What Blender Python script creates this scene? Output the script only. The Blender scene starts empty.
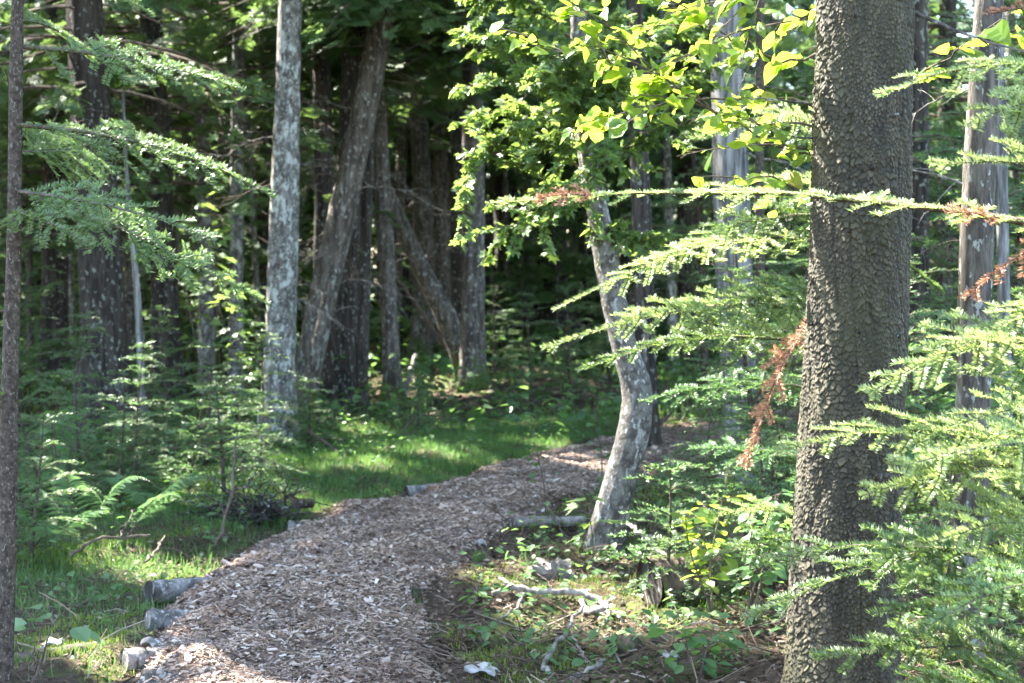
import bpy, math, random
import numpy as np
from mathutils import Vector, Matrix

# ------------------------------------------------------------------ camera, light, exposure
R = math.radians
C = bpy.context.scene
col = C.collection
F_PX, HORIZON, EYE = 1624.0, 260.0, 1.6
PITCH = math.atan((341.5 - HORIZON) / F_PX)
cd = bpy.data.cameras.new('camera'); cam = bpy.data.objects.new('camera', cd); col.objects.link(cam)
cam.location = (0, 0, EYE); cam.rotation_euler = (math.pi / 2 - PITCH, 0, 0)
cd.sensor_width = 36; cd.lens = F_PX * 36 / 1024; cd.clip_end = 400; cd.clip_start = .05
cd.dof.use_dof = True; cd.dof.focus_distance = 5.4; cd.dof.aperture_fstop = 4.8
C.camera = cam

SUN = Vector((-.58, .47, .80)).normalized()
W = bpy.data.worlds.new('World'); C.world = W; W.use_nodes = True
nt = W.node_tree
bg = nt.nodes['Background']; sky = nt.nodes.new('ShaderNodeTexSky')
sky.sky_type = 'NISHITA'; sky.sun_disc = False
sky.sun_elevation = math.asin(SUN.z); sky.sun_rotation = math.atan2(SUN.x, SUN.y)
nt.links.new(sky.outputs[0], bg.inputs[0]); bg.inputs[1].default_value = .125
sl = bpy.data.lights.new('sun', 'SUN'); so = bpy.data.objects.new('sun', sl); col.objects.link(so)
sl.energy = 5.0; sl.angle = R(.5); sl.color = (1, .95, .85)
so.rotation_euler = SUN.to_track_quat('Z', 'Y').to_euler(); so.location = (-10, 12, 30)
C.view_settings.view_transform = 'Standard'; C.view_settings.look = 'None'
C.view_settings.gamma = 1; C.view_settings.use_curve_mapping = False
C.view_settings.exposure = 3.5
C.render.engine = 'CYCLES'
C.cycles.use_denoising = True
C.cycles.max_bounces = 7; C.cycles.diffuse_bounces = 4; C.cycles.glossy_bounces = 2
C.cycles.transmission_bounces = 4; C.cycles.sample_clamp_indirect = 4
C.cycles.use_adaptive_sampling = True; C.cycles.adaptive_threshold = .02

# ------------------------------------------------------------------ pixel helpers, terrain
def ray(u, v):
    a = (u - 512) / F_PX; b = -(v - 341.5) / F_PX
    return np.array([a, math.cos(PITCH) + b * math.sin(PITCH), -math.sin(PITCH) + b * math.cos(PITCH)])
def at(u, v, Y):
    d = ray(u, v); return np.array([0, 0, EYE]) + d * (Y / d[1])
def g(x, y):
    x = np.asarray(x, float); y = np.asarray(y, float)
    z = .035 * np.sin(x * 1.1 + y * .7) + .03 * np.sin(x * 2.3 - y * 1.3 + 1) + .012 * np.sin(x * 5.1 + y * 4.3)
    z = z + .015 * np.sin(x * 9 - y * 7.3) + .01 * np.sin(x * 14 + y * 11 + 2)
    far = np.clip((y - 18) / 20, 0, 1); z = z + far * (.15 * np.sin(x * .35 + 1.2) + .12 * np.sin(y * .4 + x * .2))
    left = np.clip((-x - 1.2) / 2.5, 0, 1) * np.clip((16 - y) / 8, 0, 1); z = z - .05 * left
    right = np.clip((x - .6) / 2, 0, 1) * np.clip((13 - y) / 6, 0, 1); z = z + .06 * right
    return z
def ground(u, v):
    d = ray(u, v); z = 0.
    for _ in range(6):
        p = np.array([0, 0, EYE]) + d * ((EYE - z) / -d[2]); z = float(g(p[0], p[1]))
    return p
def on(u, v):
    p = ground(u, v); return float(p[0]), float(p[1])

# ------------------------------------------------------------------ mesh buffer
class MB:
    def __init__(s): s.V = []; s.Q = []; s.T = []; s.mq = []; s.mt = []; s.n = 0; s.attr = []
    def add(s, V, Q=None, T=None, m=0, a=None):
        V = np.asarray(V, float).reshape(-1, 3)
        if len(V) == 0: return
        s.V.append(V)
        if Q is not None and len(Q):
            s.Q.append(np.asarray(Q, int) + s.n); s.mq.append(np.full(len(Q), m))
        if T is not None and len(T):
            s.T.append(np.asarray(T, int) + s.n); s.mt.append(np.full(len(T), m))
        s.attr.append(np.zeros(len(V)) if a is None else np.asarray(a, float))
        s.n += len(V)
    def mesh(s, name, mats, smooth=False, attr=False):
        me = bpy.data.meshes.new(name)
        V = np.concatenate(s.V)
        Q = np.concatenate(s.Q) if s.Q else np.zeros((0, 4), int)
        T = np.concatenate(s.T) if s.T else np.zeros((0, 3), int)
        me.vertices.add(len(V)); me.vertices.foreach_set('co', V.astype(np.float32).ravel())
        nl = len(Q) * 4 + len(T) * 3
        me.loops.add(nl); me.loops.foreach_set('vertex_index', np.concatenate([Q.ravel(), T.ravel()]).astype(np.int32))
        me.polygons.add(len(Q) + len(T))
        me.polygons.foreach_set('loop_start', np.concatenate([np.arange(len(Q)) * 4, len(Q) * 4 + np.arange(len(T)) * 3]).astype(np.int32))
        mi = np.concatenate((s.mq + s.mt)) if (s.mq or s.mt) else []
        for m in (mats if isinstance(mats, (list, tuple)) else [mats]): me.materials.append(m)
        me.polygons.foreach_set('material_index', mi.astype(np.int32))
        me.polygons.foreach_set('use_smooth', np.full(len(Q) + len(T), smooth))
        if attr:
            A = me.attributes.new('val', 'FLOAT', 'POINT'); A.data.foreach_set('value', np.concatenate(s.attr).astype(np.float32))
        me.update(calc_edges=True)
        return me
    def build(s, name, mats, parent=None, smooth=False, attr=False):
        return obj(name, s.mesh(name, mats, smooth, attr), parent)

def obj(name, me, parent=None):
    o = bpy.data.objects.new(name, me); col.objects.link(o)
    if parent is not None: o.parent = parent
    return o
def tag(o, label=None, cat=None, group=None, kind=None):
    if label: o['label'] = label
    if cat: o['category'] = cat
    if group: o['group'] = group
    if kind: o['kind'] = kind
    return o
def empty(name, loc, label, cat, group=None, rz=0):
    o = bpy.data.objects.new(name, None); col.objects.link(o); o.empty_display_size = .1
    o.location = [float(c) for c in loc]; o.rotation_euler = (0, 0, rz)
    return tag(o, label, cat, group)
def copy_tree(src, loc, rz, sc, label, group=None):
    r = src.copy(); col.objects.link(r); r.location = [float(c) for c in loc]; r.rotation_euler = (0, 0, rz)
    r.scale = (sc, sc, sc); r['label'] = label
    if group: r['group'] = group
    for ch in src.children:
        c = ch.copy(); col.objects.link(c); c.parent = r
    return r

def nrm(v): return v / np.maximum(np.linalg.norm(v, axis=-1, keepdims=True), 1e-9)
def smooth_path(pts, n):
    pts = np.asarray(pts, float)
    t = np.r_[0, np.cumsum(np.linalg.norm(np.diff(pts[:, :3], axis=0), axis=1))]; t /= t[-1]
    m = np.gradient(pts, t, axis=0) if len(pts) > 2 else np.repeat([(pts[1] - pts[0])], 2, 0)
    q = np.linspace(0, 1, n); i = np.clip(np.searchsorted(t, q, side='right') - 1, 0, len(t) - 2)
    h = (t[i + 1] - t[i])[:, None]; s = ((q - t[i])[:, None]) / h
    return ((2*s**3 - 3*s**2 + 1) * pts[i] + (s**3 - 2*s**2 + s) * h * m[i] + (-2*s**3 + 3*s**2) * pts[i+1] + (s**3 - s**2) * h * m[i+1])

def tubes(mb, P, r, sides=4, m=0, cap=False):
    """P (n,k,3) centre lines, r (n,k) radii"""
    P = np.asarray(P, float); r = np.asarray(r, float)
    if P.ndim == 2: P = P[None]; r = r[None]
    n, k, _ = P.shape
    if n == 0: return
    Tn = nrm(np.gradient(P, axis=1))
    ref = np.where(np.abs(Tn[:, :1, 2:3].mean(1, keepdims=True)) > .8, np.array([1., 0, 0]), np.array([0, 0, 1.]))
    B = nrm(np.cross(Tn, ref)); N = np.cross(B, Tn)
    a = np.arange(sides) / sides * 2 * np.pi
    V = P[:, :, None] + r[:, :, None, None] * (np.cos(a)[:, None] * B[:, :, None] + np.sin(a)[:, None] * N[:, :, None])
    base = np.arange(n)[:, None, None] * k * sides + np.arange(k - 1)[None, :, None] * sides
    j = np.arange(sides)[None, None]; j2 = (np.arange(sides)[None, None] + 1) % sides
    Q = np.stack([base + j, base + j2, base + sides + j2, base + sides + j], -1).reshape(-1, 4)
    mb.add(V.reshape(-1, 3), Q=Q, m=m)
    if cap:
        for i in range(n):
            for e in (0, k - 1):
                c = P[i, e]; ring = V[i, e]
                mb.add(np.vstack([ring, c[None]]), T=[(q, (q + 1) % sides, sides) for q in range(sides)], m=m)

def instance(mb, TV, TQ, TT, pos, X, N, sc, m=0, wid=None):
    """copies of a template (x along its length, z its normal)"""
    pos = np.asarray(pos, float); n = len(pos)
    if n == 0: return
    X = nrm(X); Y = nrm(np.cross(N, X)); Z = np.cross(X, Y)
    sc = np.broadcast_to(np.asarray(sc, float), (n,))[:, None, None]
    w = 1 if wid is None else np.asarray(wid)[:, None, None]
    V = pos[:, None] + sc * (TV[None, :, 0:1] * X[:, None] + w * TV[None, :, 1:2] * Y[:, None] + TV[None, :, 2:3] * Z[:, None])
    k = len(TV); off = np.arange(n)[:, None, None] * k
    Q = (np.asarray(TQ)[None] + off).reshape(-1, 4) if TQ is not None and len(TQ) else None
    T = (np.asarray(TT)[None] + off).reshape(-1, 3) if TT is not None and len(TT) else None
    mb.add(V.reshape(-1, 3), Q=Q, T=T, m=m)

# templates -----------------------------------------------------------------
def t_ovate(width=.36, rows=6, fold=.10, droop=.12, tooth=.0):
    V = []; Q = []
    prof = [.02, .62, .96, 1.0, .72, .02] if rows == 6 else [.02, .9, .8, .02]
    for i, w in enumerate(prof):
        t = i / (len(prof) - 1); z = -droop * t * t
        e = width * w * (1 + (tooth if i % 2 else -tooth))
        V += [(t, e, z + fold * w), (t, 0, z), (t, -e, z + fold * w)]
        if i:
            b = 3 * i; Q += [(b - 3, b - 2, b + 1, b), (b - 2, b - 1, b + 2, b + 1)]
    return np.array(V, float), Q, None
def t_maple():
    ang = [180, 150, 118, 92, 66, 45, 26, 12, 0]
    rad = [.10, .34, .30, .62, .40, .78, .50, .70, 1.0]
    out = [(r_ * math.cos(R(a)), r_ * math.sin(R(a))) for a, r_ in zip(ang, rad)]
    V = [(0, 0, 0)] + [(x + .0, y, -.10 * x * x + .12 * abs(y)) for x, y in out] + [(x, -y, -.10 * x * x + .12 * abs(y)) for x, y in out[1:-1]]
    ring = list(range(1, 10)) + list(range(16, 9, -1))
    T = [(0, ring[i], ring[(i + 1) % len(ring)]) for i in range(len(ring))]
    return np.array(V, float), None, T
def t_fan(seed, n=8, w=.045):
    """flat scale-leaf spray, unit length"""
    rng = np.random.default_rng(seed); V = []; Q = []
    def blade(x, y, a, l, w_, z):
        c, s_ = math.cos(a), math.sin(a); b = len(V)
        V.extend([(x, y, z), (x + c * l * .55 - s_ * w_, y + s_ * l * .55 + c * w_, z - .02), (x + c * l, y + s_ * l, z - .06 * l), (x + c * l * .55 + s_ * w_, y + s_ * l * .55 - c * w_, z - .02)])
        Q.append((b, b + 1, b + 2, b + 3))
    blade(0, 0, 0, 1, w * .8, 0)
    for i in range(n):
        t = .08 + .8 * i / n; sd = 1 if i % 2 else -1
        L = (.48 * (1 - t) + .10) * rng.uniform(.8, 1.2); a = sd * R(rng.uniform(34, 52)); z = -.05 * t * t
        blade(t, 0, a, L, w, z)
        for q in (.35, .65):
            blade(t + math.cos(a) * L * q, math.sin(a) * L * q, a + R(38), L * .42, w * .8, z - .01)
            blade(t + math.cos(a) * L * q, math.sin(a) * L * q, a - R(38), L * .42, w * .8, z - .01)
    return np.array(V, float), Q, None
OV = t_ovate(tooth=.05); OVS = t_ovate(rows=4); MAP = t_maple(); FANS = [t_fan(i) for i in range(4)]
FARFAN = [t_fan(9, 5, .09)]; FINEFAN = [t_fan(10, 3, .10)]
BLADE = (np.array([(0, .5, 0), (0, -.5, 0), (.45, .4, .04), (.45, -.4, .04), (.8, .22, .0), (.8, -.22, .0), (1, 0, -.09)], float), [(0, 1, 3, 2), (2, 3, 5, 4)], [(4, 5, 6)])

# ------------------------------------------------------------------ materials
def mat(name):
    m = bpy.data.materials.new(name); m.use_nodes = True
    return m, m.node_tree, m.node_tree.nodes['Principled BSDF'], m.node_tree.nodes['Material Output']
def ramp(t, stops, fac):
    n = t.nodes.new('ShaderNodeValToRGB'); e = n.color_ramp.elements
    while len(e) < len(stops): e.new(.5)
    for i, (p, c) in enumerate(stops): e[i].position = p; e[i].color = (*c, 1)
    t.links.new(fac, n.inputs[0]); return n.outputs[0]
def noise(t, scale, detail=4, rough=.55, vec=None, dim=None):
    n = t.nodes.new('ShaderNodeTexNoise'); n.inputs['Scale'].default_value = scale
    n.inputs['Detail'].default_value = detail; n.inputs['Roughness'].default_value = rough
    if vec is not None: t.links.new(vec, n.inputs['Vector'])
    return n.outputs['Fac']
def mixc(t, fac, a, b):
    n = t.nodes.new('ShaderNodeMix'); n.data_type = 'RGBA'
    for s, v in ((0, fac), (6, a), (7, b)):
        if isinstance(v, (int, float)): n.inputs[s].default_value = v
        elif isinstance(v, tuple): n.inputs[s].default_value = (*v, 1)
        else: t.links.new(v, n.inputs[s])
    return n.outputs[2]
def objcoord(t, scale=(1, 1, 1)):
    c = t.nodes.new('ShaderNodeTexCoord'); mp = t.nodes.new('ShaderNodeMapping'); mp.inputs['Scale'].default_value = scale
    oi = t.nodes.new('ShaderNodeObjectInfo'); cb = t.nodes.new('ShaderNodeVectorMath'); cb.operation = 'ADD'
    sc = t.nodes.new('ShaderNodeMath'); sc.operation = 'MULTIPLY'; sc.inputs[1].default_value = 57.
    t.links.new(oi.outputs['Random'], sc.inputs[0])
    t.links.new(c.outputs['Object'], cb.inputs[0]); t.links.new(sc.outputs[0], cb.inputs[1]); t.links.new(cb.outputs[0], mp.inputs[0])
    return mp.outputs[0]
def leaf_mat(name, stops, trans, tmix=.4, rough=.4, spec=.5, patch=None):
    m, t, p, out = mat(name)
    ge = t.nodes.new('ShaderNodeNewGeometry')
    c = ramp(t, stops, ge.outputs['Random Per Island'])
    oi = t.nodes.new('ShaderNodeObjectInfo'); hs = t.nodes.new('ShaderNodeHueSaturation')
    mr = t.nodes.new('ShaderNodeMapRange'); mr.inputs['To Min'].default_value = .8; mr.inputs['To Max'].default_value = 1.2
    t.links.new(oi.outputs['Random'], mr.inputs['Value']); t.links.new(mr.outputs[0], hs.inputs['Value']); t.links.new(c, hs.inputs['Color'])
    c = hs.outputs[0]
    if patch:                                                    # damp and trodden areas against dry ones
        tc = t.nodes.new('ShaderNodeTexCoord'); pn = ramp(t, [(.36, (.55, .5, .48)), (.5, (1, 1, 1)), (.66, (1.12, 1.1, 1.08))], noise(t, patch, 5, .65, tc.outputs['Object']))
        pm = t.nodes.new('ShaderNodeMix'); pm.data_type = 'RGBA'; pm.blend_type = 'MULTIPLY'; pm.inputs[0].default_value = 1; t.links.new(c, pm.inputs[6]); t.links.new(pn, pm.inputs[7]); c = pm.outputs[2]
    t.links.new(c, p.inputs['Base Color']); p.inputs['Roughness'].default_value = rough
    p.inputs['Specular IOR Level'].default_value = spec
    tr = t.nodes.new('ShaderNodeBsdfTranslucent')
    n = t.nodes.new('ShaderNodeMix'); n.data_type = 'RGBA'; n.blend_type = 'MIX'; n.inputs[0].default_value = .75
    t.links.new(c, n.inputs[6]); n.inputs[7].default_value = (*trans, 1); t.links.new(n.outputs[2], tr.inputs['Color'])
    mx = t.nodes.new('ShaderNodeMixShader'); mx.inputs[0].default_value = tmix
    t.links.new(p.outputs[0], mx.inputs[1]); t.links.new(tr.outputs[0], mx.inputs[2]); t.links.new(mx.outputs[0], out.inputs[0])
    return m
def bark_mat(name, c1, c2, lichen=None, lam=.55, zs=.22, sc=14, bump=.6, lsc=9, moss=0.):
    m, t, p, out = mat(name)
    v = objcoord(t, (1, 1, zs)); v2 = objcoord(t, (1, 1, .6))
    f = noise(t, sc * 1.6, 8, .68, v)
    c = ramp(t, [(.30, tuple(x * .55 for x in c1)), (.44, c1), (.58, c2), (.75, tuple(x * 1.25 for x in c2))], f)
    if lichen:
        l = noise(t, lsc, 5, .62, v2); l2 = ramp(t, [(lam, (0, 0, 0)), (lam + .07, (1, 1, 1))], l)
        c = mixc(t, l2, c, lichen)
        s2 = noise(t, lsc * 4.2, 3, .5, v2); s3 = ramp(t, [(.60, (0, 0, 0)), (.65, (1, 1, 1))], s2)
        c = mixc(t, s3, c, tuple(min(1, x * 1.15) for x in lichen))
    if moss:
        tc = t.nodes.new('ShaderNodeTexCoord'); sp = t.nodes.new('ShaderNodeSeparateXYZ'); t.links.new(tc.outputs['Object'], sp.inputs[0])
        mn = noise(t, 6, 5, .6, v2); ad = t.nodes.new('ShaderNodeMath'); ad.operation = 'MULTIPLY_ADD'; ad.inputs[1].default_value = -.5
        t.links.new(sp.outputs[2], ad.inputs[0]); t.links.new(mn, ad.inputs[2])
        mk = ramp(t, [(.5 - moss * .25, (0, 0, 0)), (.58 - moss * .2, (1, 1, 1))], ad.outputs[0])
        c = mixc(t, mk, c, (.06, .085, .02))
    t.links.new(c, p.inputs['Base Color']); p.inputs['Roughness'].default_value = .9; p.inputs['Specular IOR Level'].default_value = .25
    b = t.nodes.new('ShaderNodeBump'); b.inputs['Strength'].default_value = bump; b.inputs['Distance'].default_value = .02
    f2 = noise(t, sc * 2.6, 6, .65, v); t.links.new(f2, b.inputs['Height']); t.links.new(b.outputs[0], p.inputs['Normal'])
    return m

M = {}
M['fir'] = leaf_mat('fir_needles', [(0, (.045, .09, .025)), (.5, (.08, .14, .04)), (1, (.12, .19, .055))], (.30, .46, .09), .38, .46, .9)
M['fir_sunlit'] = leaf_mat('sunlit_fir_needles', [(0, (.10, .15, .05)), (.5, (.15, .21, .08)), (1, (.21, .26, .12))], (.66, .82, .24), .48, .46, 1.0)  # paler copy for lit boughs: sun glare put into the needle colour
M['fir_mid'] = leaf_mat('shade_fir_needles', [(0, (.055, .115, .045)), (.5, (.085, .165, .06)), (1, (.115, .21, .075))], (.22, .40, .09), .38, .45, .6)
M['dead'] = leaf_mat('dead_needles', [(0, (.14, .07, .04)), (.4, (.32, .14, .07)), (1, (.50, .27, .16))], (.45, .18, .09), .3, .6, .3)
M['cedar'] = leaf_mat('cedar_foliage', [(0, (.05, .095, .04)), (.5, (.078, .14, .055)), (1, (.11, .18, .068))], (.24, .38, .09), .4, .5, .4)
M['beech'] = leaf_mat('young_broadleaf', [(0, (.05, .11, .025)), (.4, (.085, .165, .03)), (.9, (.13, .21, .04)), (1, (.20, .16, .05))], (.46, .60, .05), .55, .36, .5)
M['maple'] = leaf_mat('maple_leaf', [(0, (.05, .10, .03)), (.5, (.08, .145, .04)), (1, (.13, .20, .06))], (.32, .46, .08), .42, .5, .5)
M['herb'] = leaf_mat('herb_leaf', [(0, (.055, .12, .045)), (.6, (.085, .165, .06)), (1, (.12, .20, .075))], (.22, .42, .08), .4, .45, .4)
M['fern'] = leaf_mat('fern_leaf', [(0, (.085, .16, .07)), (1, (.12, .21, .09))], (.2, .36, .1), .35, .5, .4)
M['grass'] = leaf_mat('grass_blade', [(0, (.05, .115, .03)), (.6, (.08, .155, .042)), (.9, (.11, .18, .055)), (1, (.22, .20, .10))], (.18, .36, .07), .35, .55, .3)
M['moss'] = leaf_mat('moss_blade', [(0, (.08, .13, .018)), (.6, (.12, .17, .025)), (1, (.19, .22, .04))], (.3, .4, .05), .25, .7, .2)
M['chips'] = leaf_mat('wood_chip', [(0, (.06, .034, .022)), (.3, (.20, .135, .096)), (.65, (.36, .262, .205)), (.92, (.48, .38, .315)), (1, (.62, .55, .49))], (.2, .1, .05), 0.02, .85, .2, 1.3)
M['litter'] = leaf_mat('leaf_litter', [(0, (.05, .033, .022)), (.5, (.12, .08, .055)), (.85, (.2, .14, .10)), (1, (.34, .28, .23))], (.1, .06, .03), .08, .85, .2)
M['spruce'] = None
M['grey_bark'] = bark_mat('grey_lichen_bark', (.07, .064, .058), (.165, .153, .14), (.34, .355, .33), .53, .6, 13, .9, 17)
M['pale_bark'] = bark_mat('pale_smooth_bark', (.065, .057, .05), (.15, .137, .122), (.28, .28, .26), .58, .8, 14, .9, 11)
M['dark_bark'] = bark_mat('dark_cedar_bark', (.026, .021, .018), (.062, .052, .044), (.17, .18, .16), .66, .10, 16, 1.0, 7)
M['mid_bark'] = bark_mat('brown_bark', (.052, .044, .037), (.125, .108, .092), (.23, .24, .22), .61, .2, 14, .8, 8, moss=.5)
M['ash_bark'] = bark_mat('furrowed_pale_bark', (.085, .08, .078), (.27, .265, .26), None, .6, .08, 15, 1.3)
M['sap_bark'] = bark_mat('sapling_bark', (.035, .026, .02), (.075, .058, .045), (.12, .11, .09), .68, 1, 30, .5, 30)
M['twig'] = bark_mat('twig_wood', (.07, .052, .04), (.13, .10, .08), None)
M['dead_wood'] = bark_mat('weathered_wood', (.12, .10, .088), (.27, .24, .215), None, zs=.3, sc=12, bump=.5)
M['log'] = bark_mat('grey_log', (.11, .095, .085), (.26, .23, .21), (.36, .34, .31), .6, .5, 10, .9, 14)
M['rot'] = bark_mat('rotten_wood', (.05, .036, .027), (.13, .092, .066), (.07, .10, .025), .5, .5, 12, .9, 6)
M['birch'] = bark_mat('birch_bark', (.20, .18, .165), (.40, .375, .35), None, zs=3, sc=6, bump=.3)

def spruce_mat():
    m, t, p, out = mat('spruce_scale_bark')
    a = t.nodes.new('ShaderNodeAttribute'); a.attribute_name = 'val'
    c = ramp(t, [(0, (.005, .004, .0025)), (.2, (.013, .0105, .006)), (.5, (.031, .0255, .0138)), (1, (.098, .084, .052))], a.outputs['Fac'])
    v = objcoord(t); n1 = noise(t, 2.2, 4, .6, v)
    c = mixc(t, ramp(t, [(.48, (0, 0, 0)), (.68, (.6, .6, .6))], n1), c, (.048, .046, .016))
    n2 = noise(t, 60, 4, .6, v); c = mixc(t, ramp(t, [(.45, (0, 0, 0)), (.8, (.5, .5, .5))], n2), c, (.038, .03, .022))
    t.links.new(c, p.inputs['Base Color']); p.inputs['Roughness'].default_value = .75; p.inputs['Specular IOR Level'].default_value = .35
    b = t.nodes.new('ShaderNodeBump'); b.inputs['Strength'].default_value = .35; b.inputs['Distance'].default_value = .006
    t.links.new(noise(t, 140, 4, .6, v), b.inputs['Height']); t.links.new(b.outputs[0], p.inputs['Normal'])
    return m
M['spruce'] = spruce_mat()

def ground_mat():
    m, t, p, out = mat('forest_floor')
    tc = t.nodes.new('ShaderNodeTexCoord'); v = tc.outputs['Object']
    c = ramp(t, [(.3, (.028, .02, .014)), (.5, (.075, .052, .036)), (.7, (.14, .10, .07))], noise(t, 22, 8, .7, v))
    gm = ramp(t, [(.50, (0, 0, 0)), (.62, (1, 1, 1))], noise(t, 1.3, 6, .65, v))
    gc = ramp(t, [(.3, (.04, .07, .016)), (.7, (.10, .13, .03))], noise(t, 9, 6, .7, v))
    c = mixc(t, gm, c, gc)
    t.links.new(c, p.inputs['Base Color']); p.inputs['Roughness'].default_value = .95; p.inputs['Specular IOR Level'].default_value = .15
    b = t.nodes.new('ShaderNodeBump'); b.inputs['Strength'].default_value = .8; b.inputs['Distance'].default_value = .04
    t.links.new(noise(t, 35, 8, .7, v), b.inputs['Height']); t.links.new(b.outputs[0], p.inputs['Normal'])
    return m
M['ground'] = ground_mat()
def path_mat():
    m, t, p, out = mat('wood_chip_path')
    tc = t.nodes.new('ShaderNodeTexCoord'); v = tc.outputs['Object']
    vo = t.nodes.new('ShaderNodeTexVoronoi'); vo.inputs['Scale'].default_value = 45; t.links.new(v, vo.inputs['Vector'])
    c = ramp(t, [(.1, (.075, .046, .034)), (.5, (.17, .11, .08)), (.9, (.27, .19, .145))], vo.outputs['Color'])
    t.links.new(c, p.inputs['Base Color']); p.inputs['Roughness'].default_value = .9
    b = t.nodes.new('ShaderNodeBump'); b.inputs['Strength'].default_value = .9; b.inputs['Distance'].default_value = .02
    t.links.new(vo.outputs['Distance'], b.inputs['Height']); t.links.new(b.outputs[0], p.inputs['Normal'])
    return m
M['path'] = path_mat()

# ------------------------------------------------------------------ where the sun gets through the canopy
LIT = []      # (point, radius): no crown spray is left in the beam from here to the sun
S_ = np.array(SUN)
def lit(u, v, Y, r=.45): LIT.append((at(u, v, Y), r))
for u, v, Y, r in [(u, v, 4.4, .32) for u in (820, 890, 960, 1030, 1090) for v in (340, 410, 480, 550, 620, 680)] + [(930, 110, 4.6, .35), (980, 160, 4.7, .3), (1000, 230, 4.7, .35), (830, 455, 4.4, .3), (920, 450, 4.4, .35), (1000, 430, 4.4, .4), (880, 395, 4.6, .3),
                   (960, 370, 4.5, .35), (900, 500, 4.5, .35), (960, 540, 4.3, .4), (860, 560, 4.6, .3), (1000, 620, 4.4, .4), (800, 540, 6.2, .25),
                   (1000, 520, 4.4, .4), (900, 600, 4.6, .3),
                   (560, 30, 5.7, .3), (620, 60, 5.7, .3), (680, 50, 5.7, .3), (740, 40, 5.7, .35), (570, 130, 5.7, .25), (630, 110, 5.7, .25), (700, 110, 5.7, .3), (770, 90, 5.8, .3), (770, 160, 5.8, .3),
                   (520, 190, 5.2, .22), (600, 195, 5.1, .22), (700, 205, 5.0, .2), (800, 205, 4.95, .2), (600, 290, 6, .22), (700, 265, 6, .2), (580, 345, 6, .22), (660, 340, 6.1, .25), (640, 370, 6.2, .2),
                   (600, 85, 8.4, .35), (560, 90, 8.4, .35), (500, 130, 8.5, .35), (480, 80, 8.5, .3), (530, 150, 8.5, .3),
                   (770, 400, 5.9, .2), (800, 300, 5.45, .2), (800, 400, 5.45, .2), (800, 480, 5.45, .2), (795, 560, 5.45, .2),
                   (225, 95, 5.9, .2), (170, 80, 5.8, .18), (235, 185, 5.9, .2), (190, 170, 5.8, .18), (245, 290, 5.9, .18), (190, 240, 5.7, .15), (90, 70, 5.6, .15), (70, 410, 6.0, .2), (120, 130, 5.6, .15),
                   (740, 590, 7.2, .25), (715, 600, 7.2, .25), (700, 650, 7.2, .2),
                   (425, 350, 21, .5), (395, 385, 20, .4), (260, 355, 24, .6), (440, 380, 19, .35), (700, 425, 15.5, .4), (20, 350, 9, .3), (10, 430, 7, .3), (905, 330, 8, .25), (545, 450, 14, .15), (400, 440, 15, .12), (60, 430, 10.4, .15), (200, 440, 12, .1), (120, 480, 9.4, .1), (95, 500, 9.2, .1), (160, 470, 10.9, .12), (30, 450, 9, .12), (230, 470, 10.6, .1), (180, 590, 8, .1), (110, 560, 8.4, .12), (270, 400, 12.8, .12), (130, 420, 11.4, .15), (430, 100, 24, .3), (470, 150, 19.5, .2), (400, 200, 22, .3), (335, 120, 18, .25), (410, 60, 30, .5), (500, 250, 29, .35), (445, 240, 24, .3), (350, 320, 17.3, .15), (560, 280, 28, .3), (540, 610, 7.2, .15), (590, 570, 8.4, .2), (660, 500, 8.4, .25), (690, 540, 8.2, .25), (250, 380, 13, .2), (60, 120, 12, .3), (150, 100, 14, .4), (330, 60, 14, .2), (360, 250, 16.5, .25), (283, 200, 14.2, .15), (284, 320, 14.2, .15), (610, 250, 8.9, .15), (615, 330, 8.9, .12), (735, 180, 11.4, .2), (735, 400, 11.4, .2)]:
    lit(u, v, Y, r)
LP = np.array([l[0] for l in LIT]); LR = np.array([l[1] for l in LIT])
def keep(P, extra=.25):
    D = P[:, None] - LP[None]; t = D @ S_
    d = np.linalg.norm(D - t[..., None] * S_, axis=-1)
    return ~(((t > .4) & (d < LR[None] + extra)).any(1))

EDGE = np.array([at(u, v, 5.5) for v in range(150, 680, 30) for u in (np.interp(v, [0, 700], [815, 789]), np.interp(v, [0, 700], [821, 796]))])
def keep_edge(P, r=.055):
    D = np.asarray(P)[:, None] - EDGE[None]; t = D @ S_
    return ~(((t > .12) & (np.linalg.norm(D - t[..., None] * S_, axis=-1) < r)).any(1))
# ------------------------------------------------------------------ setting: ground, path
def build_ground():
    mb = MB()
    xs = np.r_[np.linspace(-120, -14, 20)[:-1], np.linspace(-14, 14, 330), np.linspace(14, 120, 20)[1:]]
    ys = np.r_[np.linspace(-80, 1, 14)[:-1], np.linspace(1, 24, 300), np.linspace(24, 160, 70)[1:]]
    X, Yy = np.meshgrid(xs, ys); Z = g(X, Yy)
    rng = np.random.default_rng(1); Z = Z + rng.normal(0, .008, Z.shape)
    n, k = X.shape; i = np.arange(n * k).reshape(n, k)
    Q = np.stack([i[:-1, :-1], i[:-1, 1:], i[1:, 1:], i[1:, :-1]], -1).reshape(-1, 4)
    mb.add(np.stack([X, Yy, Z], -1).reshape(-1, 3), Q=Q)
    return tag(mb.build('ground', M['ground'], smooth=True), kind='structure')
build_ground()

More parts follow.
